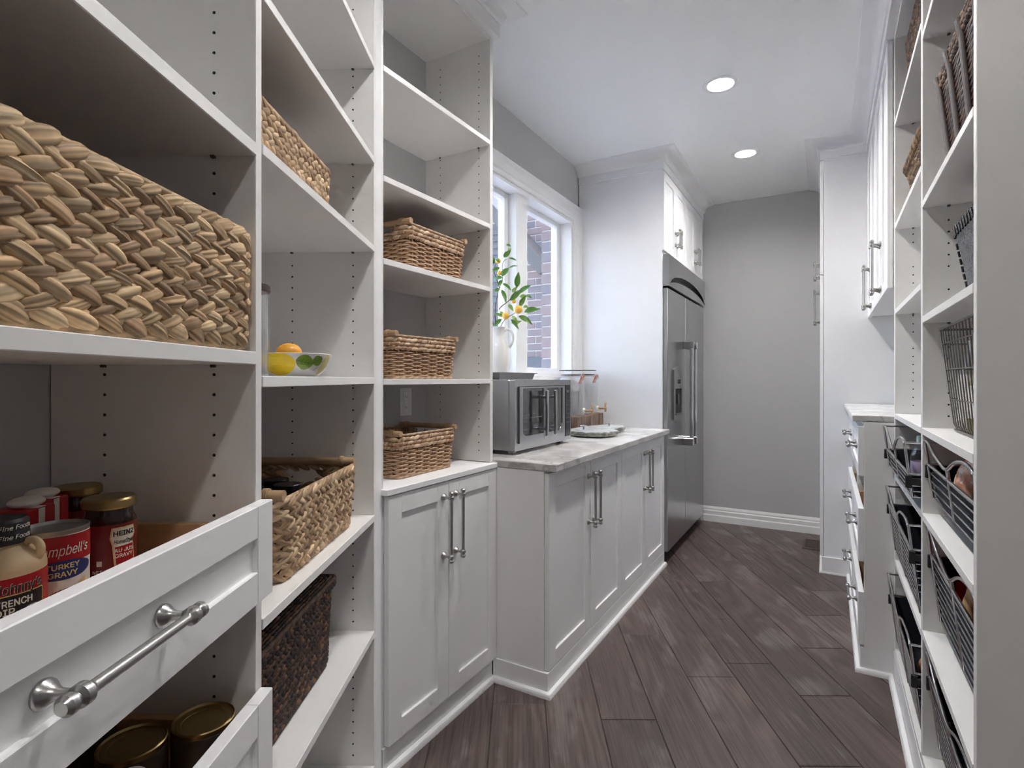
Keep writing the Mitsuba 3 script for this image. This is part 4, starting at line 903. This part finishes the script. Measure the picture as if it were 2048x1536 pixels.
# beverage dispensers on their wooden stand
k = thing('dispenser_stand', 'dark wooden block stand under the two glass drink dispensers', 'stand')
part(k, 'block', cat([bx(-1.535, -1.345, 3.13, 3.352, .905, 1.0, .003), bx(-1.535, -1.345, 3.355, 3.58, .905, 1.004, .003)]), 'm_wood_dark')
for i, (y, lb, zt) in enumerate([(3.235, 'glass drink dispenser with brass tap, nearer the toaster oven', 1.0005), (3.475, 'glass drink dispenser with brass tap, nearer the white side panel', 1.0045)]):
    k = thing('drink_dispenser', lb, 'drink dispenser'); T = tr(-1.437, y, zt)
    part(k, 'jar', lathe([(0, .001), (.082, .001), (.088, .007), (.088, .205), (.082, .228), (.069, .243), (.069, .268), (.066, .268), (.066, .242), (.079, .226), (.085, .204), (.085, .009), (0, .005)], 48), 'm_glass', 40, T, label='clear glass jar')
    part(k, 'lid', lathe([(0, .268), (.074, .268), (.075, .270), (.075, .285), (.073, .288), (.071, .288), (0, .288)], 48), 'm_glass', 30, T, label='clear glass lid')
    part(k + '__lid', 'gasket', cat([lathe([(.0745, .2885), (.0755, .289), (.0755, .293), (.0745, .2935), (0, .2935)], 40), lathe([(.064, .258), (.0655, .258), (.0655, .266), (.064, .266), (.064, .258)], 40)]), 'm_dark_grey', 30, T)
    cl = part(k, 'clamp', cat([tube([[.072 * math.cos(a), .072 * math.sin(a), .252] for a in np.linspace(0, 2 * math.pi, 37)[:-1]], .0022, 6, True), tube([(.070, -.02, .275), (.084, -.02, .262), (.092, -.018, .238), (.080, -.018, .232)], .0022, 6), tube([(.070, .02, .275), (.084, .02, .262), (.092, .018, .238), (.080, .018, .232)], .0022, 6)]), 'm_chrome', True, T)
    part(k, 'clamp_lever', bx(-.004, .004, -.02, .02, -.06, .0, .002), 'm_copper_foil', T=T @ tr(.086, 0, .262) @ rot([0, 1, 0], 24))
    tp = rot([0, 1, 0], 90)
    part(k, 'tap_washer', lathe([(0, 0), (.016, 0), (.017, .004), (.014, .010), (0, .011)], 24), 'm_white_plastic', 30, T @ tr(.0865, 0, .036) @ tp)
    part(k, 'tap', cat([lathe([(0, .010), (.007, .010), (.007, .052), (.009, .054), (.009, .064), (0, .066)], 18).apply_transform(tr(.0865, 0, .036) @ tp), tube([(.1465, 0, .040), (.1465, 0, .012)], [.008, .0065], 14), tube([(.1465, 0, .040), (.1465, 0, .056)], .005, 12)]), 'm_brass', 35, T, label='brass tap')
    m = trimesh.creation.icosphere(3, .015); m.vertices *= [.35, .9, 1.]; part(k + '__tap', 'lever', m, 'm_brass', True, T @ tr(.1475, 0, .066))
# stone serving board
k = thing('serving_board', 'rough-edged grey stone serving board with two chrome handles', 'serving board')
op = spline([[-1.31, 2.90, 0], [-1.20, 2.845, 0], [-1.10, 2.86, 0], [-1.06, 2.93, 0], [-1.045, 3.03, 0], [-1.085, 3.09, 0], [-1.105, 3.17, 0], [-1.10, 3.30, 0], [-1.14, 3.385, 0], [-1.22, 3.40, 0], [-1.30, 3.32, 0], [-1.325, 3.2, 0], [-1.335, 3.0, 0]], 150, True)[:, :2]
lay = []
for z, g_ in ((.913, -.006), (.919, -.002), (.926, .001), (.933, -.001), (.938, -.004), (.9395, -.007)):
    Pq = np.array(Polygon(op).buffer(g_).exterior.coords)[:-1]
    from shapely.geometry import LineString
    ls = LineString(np.vstack([Pq, Pq[:1]])); ref = ls.project(Point(*op[0])) / ls.length
    Qv = np.array([ls.interpolate((ref - i / 150) % 1, normalized=True).coords[0] for i in range(150)])
    jit = (meshkit.fbm(np.c_[Qv * 38, np.full(150, z * 60)], 3) - .5) * .010 * (1 if z < .939 else .6)
    cen = np.array([-1.2, 3.1]); dd = Qv - cen; dd /= np.linalg.norm(dd, axis=1, keepdims=True); lay.append(np.c_[Qv + dd * jit[:, None], np.full(150, z)])
V = np.vstack(lay + [[[-1.2, 3.1, .913]], [[-1.2, 3.1, .9395]]]); Fc = []
for a in range(5):
    for i in range(150):
        j = (i + 1) % 150; Fc += [[a * 150 + i, a * 150 + j, (a + 1) * 150 + j], [a * 150 + i, (a + 1) * 150 + j, (a + 1) * 150 + i]]
for i in range(150):
    j = (i + 1) % 150; Fc += [[900, j, i], [901, 750 + i, 750 + j]]
m = trimesh.Trimesh(V, Fc, process=False); m.fix_normals(); part(k, 'slab', m, 'm_board', 35)
part(k, 'feet', cat([lathe([(0, 0), (.009, 0), (.009, .010), (0, .010)], 12).apply_transform(tr(x, y, .905)) for x, y in ((-1.27, 2.95), (-1.12, 2.95), (-1.27, 3.28), (-1.16, 3.32))]), 'm_black')
for x, y, dg in ((-1.235, 2.965, 0), (-1.195, 3.285, 0)):
    part(k, 'handle', cat([lathe([(0, .9395), (.010, .9395), (.010, .942), (.005, .946), (.0045, .958)], 16).apply_transform(tr(x, y, 0)), tube([(x - .020, y - .006, .962), (x, y, .964), (x + .020, y + .006, .962)], [.0035, .0055, .0035], 10)]), 'm_chrome', 35)

# ------------------------------------------------------------------ right-hand shelves
braided_basket(tr(.415, 2.36, 2.283) @ rot([0, 0, 1], 90), 'dark wicker basket on the top shelf of the far bay at the right', .47, .28, .25, 24, .036, .0072, PAL_BROWN, .10, (6, 6), tilt=16, stripe=.45, rimr=.006, inner='m_basket_inner_dark')
braided_basket(tr(.405, 2.36, 1.864) @ rot([0, 0, 1], 90), 'round-edged rope basket with a thick rolled rim in the far bay at the right', .44, .25, .16, 17, .05, .0068, PAL_ROPE, .22, (6, 6), tilt=8, stripe=.5, rimr=.012, inner='m_basket_inner_dark', cr=.05)
# rim roll of the rope basket
P_, N_, _ = rrect(.44, .25, .05)
kk = 'woven_basket_005'
acc = [braid_row(P_, N_, .22, .168, .16, .034, .010, 66, PAL_ROPE, q * .5, (7, 7), .5, depth=1.2) for q in range(2)]
m, c = pack(acc); part(kk, 'rolled_rim', m, 'm_vcol', True, tr(.405, 2.36, 1.864) @ rot([0, 0, 1], 90), c)
# willow basket with framing rods
kw = thing('willow_basket', 'large dark willow basket with diagonal framing rods near the top right', 'basket')
TW = tr(.405, 1.635, 1.750) @ rot([0, 0, 1], 90)
Lw, Ww, Hw, flw = .40, .255, .295, .20
P_, N_, _ = rrect(Lw, Ww, .015, step=.008); n_ = len(P_); rr, rc = [], []
for r_ in range(36):
    z = .006 + r_ * .0074; s = 1 + flw * (z / Hw - .5); Q = np.c_[P_ * s + N_ * (.0009 * np.sin(np.arange(n_) * .40 + (r_ % 2) * math.pi))[:, None], np.full(n_, z)]
    rr.append(tube(Q, .0040, 7, True)); rc.append(np.repeat(np.clip(PAL_DARK[rnd.randrange(3)] * (.7 + .8 * meshkit.noise(np.c_[Q * 18, ])[:, None]), 0, 1), 7, 0))
part(kw, 'weave', cat(rr), 'm_vcol_gloss', True, TW, np.vstack(rc), kind='stuff')
acc = [braid_row(P_, N_, flw, Hw - .024 + .011 * q, Hw, .034, .008, 24 if q % 2 else -24, PAL_BROWN, .5 * q, (7, 7), .5) for q in range(3)]
m, c = pack(acc); part(kw, 'braided_rim', m, 'm_vcol', True, TW, c)
part(kw, 'inner_wall', shell(P_, flw, Hw - .02, .006), 'm_basket_inner_dark', False, TW)
for xx in (-.19, -.065, .065, .19):
    for dx in (-.0055, .0055):
        pts = [np.array([xx * (1 + flw * (z / Hw - .5)) + dx, -(Ww / 2 * (1 + flw * (z / Hw - .5)) + (.0075 if z < .26 else .012)) * -1, z]) for z in np.linspace(.004, Hw, 9)]
        m = tube(pts, .0052, 8); part(kw, 'framing_rod', m, 'm_framing', True, TW)
k = thing('felt_bin', 'grey felt storage bin with laced black edges on the middle shelf at the right', 'bin')
TFb = tr(.420, 1.630, 1.418) @ rot([0, 0, 1], 90)
P_, N_, _ = rrect(.285, .245, .012)
m = shell(P_, .24, .20, 0.0); part(k, 'body', m, 'm_felt_speckle', False, TFb)
Q = np.c_[P_ * 1.12, np.full(len(P_), .20)]
part(k, 'lacing', cat([tube([np.array([*(P_[i] * 1.125 + N_[i] * .003), .204]), np.array([*(P_[(i + 3) % len(P_)] * 1.115 + N_[i] * .003), .178])], .0026, 5) for i in range(0, len(P_), 4)] + [tube([np.array([sx * .1425 * (1 + .24 * (z / .20 - .5)) + .003 * sx, .1225 * (1 + .24 * (z / .20 - .5)), z]), np.array([sx * .136 * (1 + .24 * (z / .20 - .5)), .1265 * (1 + .24 * (z / .20 - .5)), z + .012])], .0026, 5) for sx in (-1, 1) for z in np.arange(.01, .165, .02)]), 'm_black', True, TFb)
pr('m_framing', srgb(104, 98, 98), .5)
# wire basket with bottles
k = thing('wire_basket', 'tall grey wire basket holding bottles on the lower shelf at the right', 'wire basket')
TWb = tr(.398, 1.695, 1.096) @ rot([0, 0, 1], 90)
pr('m_wire_grey', srgb(112, 108, 104), .4, .6)
bL, bW, bH, bf = .39, .235, .275, .46
P_, N_, _ = rrect(bL, bW, .022, step=.004); n_ = len(P_); ws = []
fz = lambda z: 1 + .22 * (z / bH) - .12
for z, r_ in ((.004, .0024), (.085, .0018), (.165, .0018), (.235, .0018), (bH, .003)): ws.append(tube(np.c_[P_ * fz(z), np.full(n_, z)], r_, 6, True))
part(k, 'hoops', cat(ws), 'm_wire_grey', True, TWb)
ws = []
for i in range(0, n_, 8):
    ws.append(tube([np.array([*(P_[i] * fz(0) * .86), .004]), np.array([*(P_[i] * fz(0) * .97), .006]), np.array([*(P_[i] * fz(.02)), .02])] + [np.array([*(P_[i] * fz(q)), q]) for q in np.linspace(.06, bH, 5)], .0015, 5))
part(k, 'wires', cat(ws), 'm_wire_grey', True, TWb, kind='stuff')
def bottle(label, x, y, z, h, r, cap, body, lab, lb_z=(.25, .6), group=None, name='plastic_bottle', T0=TM):
    k = thing(name, label, 'bottle', group); T = T0 @ tr(x, y, z)
    part(k, 'body', lathe([(0, 0), (r * .9, 0), (r, .006), (r, h * .60), (r * .9, h * .66), (r * .42, h * .84), (r * .40, h * .90), (0, h * .90)], 28), body, 35, T)
    part(k, 'cap', lathe([(0, h * .885), (r * .46, h * .885), (r * .47, h * .89), (r * .47, h * .985), (r * .42, h), (0, h)], 20), cap, 30, T)
    part(k, 'label', lathe([(r + .0003, h * lb_z[0]), (r + .0007, h * lb_z[0] + .001), (r + .0007, h * lb_z[1]), (r + .0003, h * lb_z[1] + .001)], 28), lab, 35, T)
    return k
pr('m_label_blue', (.08, .20, .42), .35); pr('m_label_green', (.12, .40, .07), .35); pr('m_label_mauve', (.45, .36, .52), .4)
bottle('clear bottle with a white cap and pale label in the wire basket', .330, 1.815, 1.100, .235, .034, 'm_white_plastic', 'm_clear_plastic', 'm_label_white', (.12, .62))
bottle('tall bottle with a dark blue cap in the wire basket', .405, 1.80, 1.100, .272, .036, 'm_label_blue', 'm_clear_plastic', 'm_label_blue', (.12, .30))
bottle('short bottle of olive green liquid in the wire basket', .335, 1.735, 1.100, .19, .034, 'm_white_plastic', 'm_olive', 'm_label_white', (.2, .62))
pr('m_olive', (.16, .15, .05), .15)
k = thing('iron_ornament', 'small black wrought iron scroll ornament in the far bay at the right', 'ornament')
sc = [tube(spline([[0, .0 + s * .02, .0], [0, s * .045, .05], [0, s * .015, .09], [0, s * .04, .13], [0, s * .02, .165], [0, s * .03, .185]], 30), .0042, 6) for s in (-1, 1)] + [tube(spline([[0, s * .03 + .012 * math.cos(a), z + .012 * math.sin(a)] for a in np.linspace(0, 5, 14)], 24), .0028, 6) for s in (-1, 1) for z in (.04, .11, .16)] + [bx(-.03, .03, -.05, .05, 0, .006, .002)]
part(k, 'scrolls', cat(sc), 'm_black', True, tr(.335, 2.395, 1.0955))

# pull-out wire baskets with black liners
def pullout(label, y0, y1, z, xf, hi, dip, rail, bot, nw):
    k = thing('pull_out_basket', label, 'pull-out basket', 'pull-out wire baskets at the right')
    xb = XSB - .03; y0 += .014; y1 -= .014; ym_ = (y0 + y1) / 2; sl = (hi - bot) * .12
    def front(zz): return xf + sl * (1 - (zz - bot) / (hi - bot)) 
    top = spline([[xf, y0, hi - .004], [xf, y0 + .05, hi + .006], [xf, y0 + .13, hi + .004], [xf, ym_ - .09, (hi + dip) / 2 + .004], [xf, ym_ - .02, dip], [xf, ym_ + .06, dip + .004], [xf, ym_ + .16, (hi + dip) / 2], [xf, y1 - .08, hi - .002], [xf, y1, hi]], 60)
    part(k, 'front_rail', cat([tube(top, .0042, 8), tube([(front(rail), y0, rail), (front(rail), y1, rail)], .0046, 8)] + [tube([(front(q), yy, q) for q in np.linspace(bot, (dip if abs(yy - ym_) < .1 else hi), 5)], .0042, 8) for yy in (y0, y0 + (y1 - y0) * .5, y1)]), 'm_chrome', True)
    wz = np.linspace(bot, rail, nw + 1)[:-1]
    ws_ = [tube([(front(q) + .001, y0 + .002, q), (front(q) + .001, y1 - .002, q)], .0026, 6) for q in wz]
    part(k, 'front_wires', cat(ws_), 'm_chrome', True)
    for yy in (y0, y1):
        part(k, 'side_frame', cat([tube([(xf, yy, hi), (xb, yy, hi)], .0042, 8), tube([(front(rail), yy, rail), (xb, yy, rail)], .0042, 8), tube([(xb, yy, hi), (xb, yy, bot)], .0042, 8)] + [tube([(front(q), yy, q), (xb, yy, q)], .0024, 6) for q in wz]), 'm_chrome', True)
    part(k, 'back_frame', cat([tube([(xb, y0, hi), (xb, y1, hi)], .004, 8), tube([(xb, y0, bot), (xb, y1, bot)], .004, 8)]), 'm_chrome', True)
    # liner: open sagging bag
    nseg = 13; tt = np.linspace(0, 1, nseg); V = []; Fc = []
    prof = [(front(rail) + .008, rail - .004), (front(bot) + .006, bot + .006), (front(bot) + .03, bot - .006), (xb - .03, bot - .006), (xb - .008, bot + .01), (xb - .008, rail + .018)]
    for t in tt:
        y = y0 + .008 + (y1 - y0 - .016) * t; sag = .018 * math.sin(math.pi * t)
        V += [[px - (.006 * math.sin(math.pi * t) if j < 3 else 0), y, max(pz - sag * (1 if j in (2, 3) else .3), z + .002)] for j, (px, pz) in enumerate(prof)]
    m_ = len(prof)
    for i in range(nseg - 1):
        for j in range(m_ - 1): Fc += [[i * m_ + j, i * m_ + j + 1, (i + 1) * m_ + j + 1], [i * m_ + j, (i + 1) * m_ + j + 1, (i + 1) * m_ + j]]
    for e_ in (0, nseg - 1):
        for j in range(1, m_ - 1): Fc.append([e_ * m_, e_ * m_ + j, e_ * m_ + j + 1])
    part(k, 'liner', trimesh.Trimesh(V, Fc, process=False), 'm_black_fabric', False, label='black fabric liner')
    for yy, s in ((y0, -1), (y1, 1)):
        part(k, 'slide_bracket', cat([bx(xf + .016, xb, yy + s * .003, yy + s * .012, rail - .030, rail - .010, .001), bx(xf + .001, xf + .018, yy + s * .001, yy + s * .011, rail - .040, rail - .002, .002)]), 'm_black', label='black slide bracket')
    return k
for lb, a in (('shallow black-lined wire basket, highest in the far bay', (1.981, 2.692, .849, .199, 1.045, .992, .952, .885, 4)), ('deep black-lined wire basket, middle one in the far bay', (1.981, 2.692, .503, .208, .800, .762, .728, .545, 9)), ('deep black-lined wire basket, lowest in the far bay', (1.981, 2.692, .14, .213, .445, .405, .362, .175, 9)), ('shallow black-lined wire basket holding snack bags, highest in the near bay', (1.318, 1.953, .849, .241, 1.056, 1.022, .992, .898, 4)), ('deep black-lined wire basket with red bags, middle one in the near bay', (1.318, 1.953, .511, .247, .808, .764, .735, .55, 8)), ('deep black-lined wire basket, lowest in the near bay', (1.318, 1.953, .15, .244, .455, .42, .385, .19, 8))): pullout(lb, *a)
# what they hold
def bag(label, bs, x, y, z, w_, d_, h_, deg, lean=0, name='snack_bag'):
    k = thing(name, label, 'bag')
    m = bx(-.5, .5, -.5, .5, 0, 1, .02)
    m = trimesh.creation.box(bounds=[[-.5, -.5, 0], [.5, .5, 1]])
    for _ in range(4): m = m.subdivide()
    V = m.vertices.copy(); zc = V[:, 2]; th__ = np.maximum(np.sin(np.pi * np.clip(zc, .0, 1) ** .8), .03) ** .6
    edge = np.sqrt(np.maximum(1 - (2 * V[:, 0]) ** 2 * .93, .02))
    nz = meshkit.fbm(np.c_[V[:, 0] * 5, V[:, 1] * 3 + deg, zc * 5], 3) - .5
    V[:, 1] = V[:, 1] * th__ * edge + nz * .35 * (V[:, 1] * 2); V[:, 0] *= (1 - .06 * th__)
    V = V * [w_, d_, h_]; m.vertices = V
    part(k, 'pouch', m, bs, 50, tr(x, y, z) @ rot([0, 0, 1], deg) @ rot([1, 0, 0], lean))
    part(k, 'crimped_top', bx(-w_ * .46, w_ * .46, -.002, .002, h_ * .97, h_ * 1.06, .0008), bs, False, tr(x, y, z) @ rot([0, 0, 1], deg) @ rot([1, 0, 0], lean))
bag('orange and white patterned snack bag leaning in the shallow near basket', 'm_snack_bag', .302, 1.665, .895, .17, .08, .155, 84, 0)
bag('coppery foil snack bag standing at the back of the shallow near basket', 'm_copper_foil', .392, 1.735, .895, .19, .07, .205, 80, 0)
bag('glossy dark red foil bag in the middle basket of the near bay', 'm_red_foil', .335, 1.825, .545, .18, .09, .225, 84, 0)
bag('second glossy red foil bag, nearer the camera in the middle basket', 'm_red_foil',   .372, 1.60, .545, .20, .09, .235, 86, 0)
bag('crumpled tan paper bag in the front of the middle near basket', 'm_tan_plastic', .296, 1.650, .545, .11, .05, .205, 84, 0, 'paper_bag')
bottle('clear spray bottle with a mauve and green label in the shallow far basket', .262, 2.17, .888, .165, .030, 'm_pale_cap', 'm_clear_plastic', 'm_label_mauve', (.15, .5), name='spray_bottle')
pr('m_pale_cap', (.5, .68, .68), .3)
k = thing('snack_box', 'dark blue box with an orange label in the middle basket of the far bay', 'box')
part(k, 'carton', bx(.275, .40, 2.05, 2.18, .56, .765, .002), 'm_soil_blue'); part(k, 'label', bx(.29, .385, 2.0492, 2.05, .735, .76, .0002), 'm_orange')
k = thing('onion', 'brown onion in the lowest basket of the far bay', 'onion')
m = trimesh.creation.icosphere(3, .045); m.vertices[:, 2] *= 1.0; m.vertices[:, 2] += np.where(m.vertices[:, 2] > .035, (m.vertices[:, 2] - .035) * 1.2, 0); part(k, 'bulb', m, 'm_onion', True, tr(.29, 2.11, .335)); part(k, 'neck', lathe([(.006, 0), (.004, .015), (.006, .022), (0, .022)], 10), 'm_onion', 30, tr(.29, 2.11, .378))
pr('m_onion', srgb(176, 122, 80), .35)
k = thing('onion', 'brown onion lying under the other onion in the lowest far basket', 'onion'); m = trimesh.creation.icosphere(3, .05); part(k, 'bulb', m, 'm_onion', True, tr(.30, 2.12, .241)); 
# floor register at the pantry cabinet
k = thing('floor_register', 'dark bronze floor register at the foot of the pantry cabinet', 'floor vent')
part(k, 'frame', cat([bx(-.16, -.036, 4.50, 4.515, 0, .006, .001), bx(-.16, -.036, 4.755, 4.77, 0, .006, .001), bx(-.16, -.145, 4.515, 4.755, 0, .006, .001), bx(-.051, -.036, 4.515, 4.755, 0, .006, .001)]), 'm_bronze')
for i in range(9): part(k, 'louver', bx(-.145, -.051, 4.52 + .027 * i, 4.532 + .027 * i, .0005, .004, .0006), 'm_bronze')
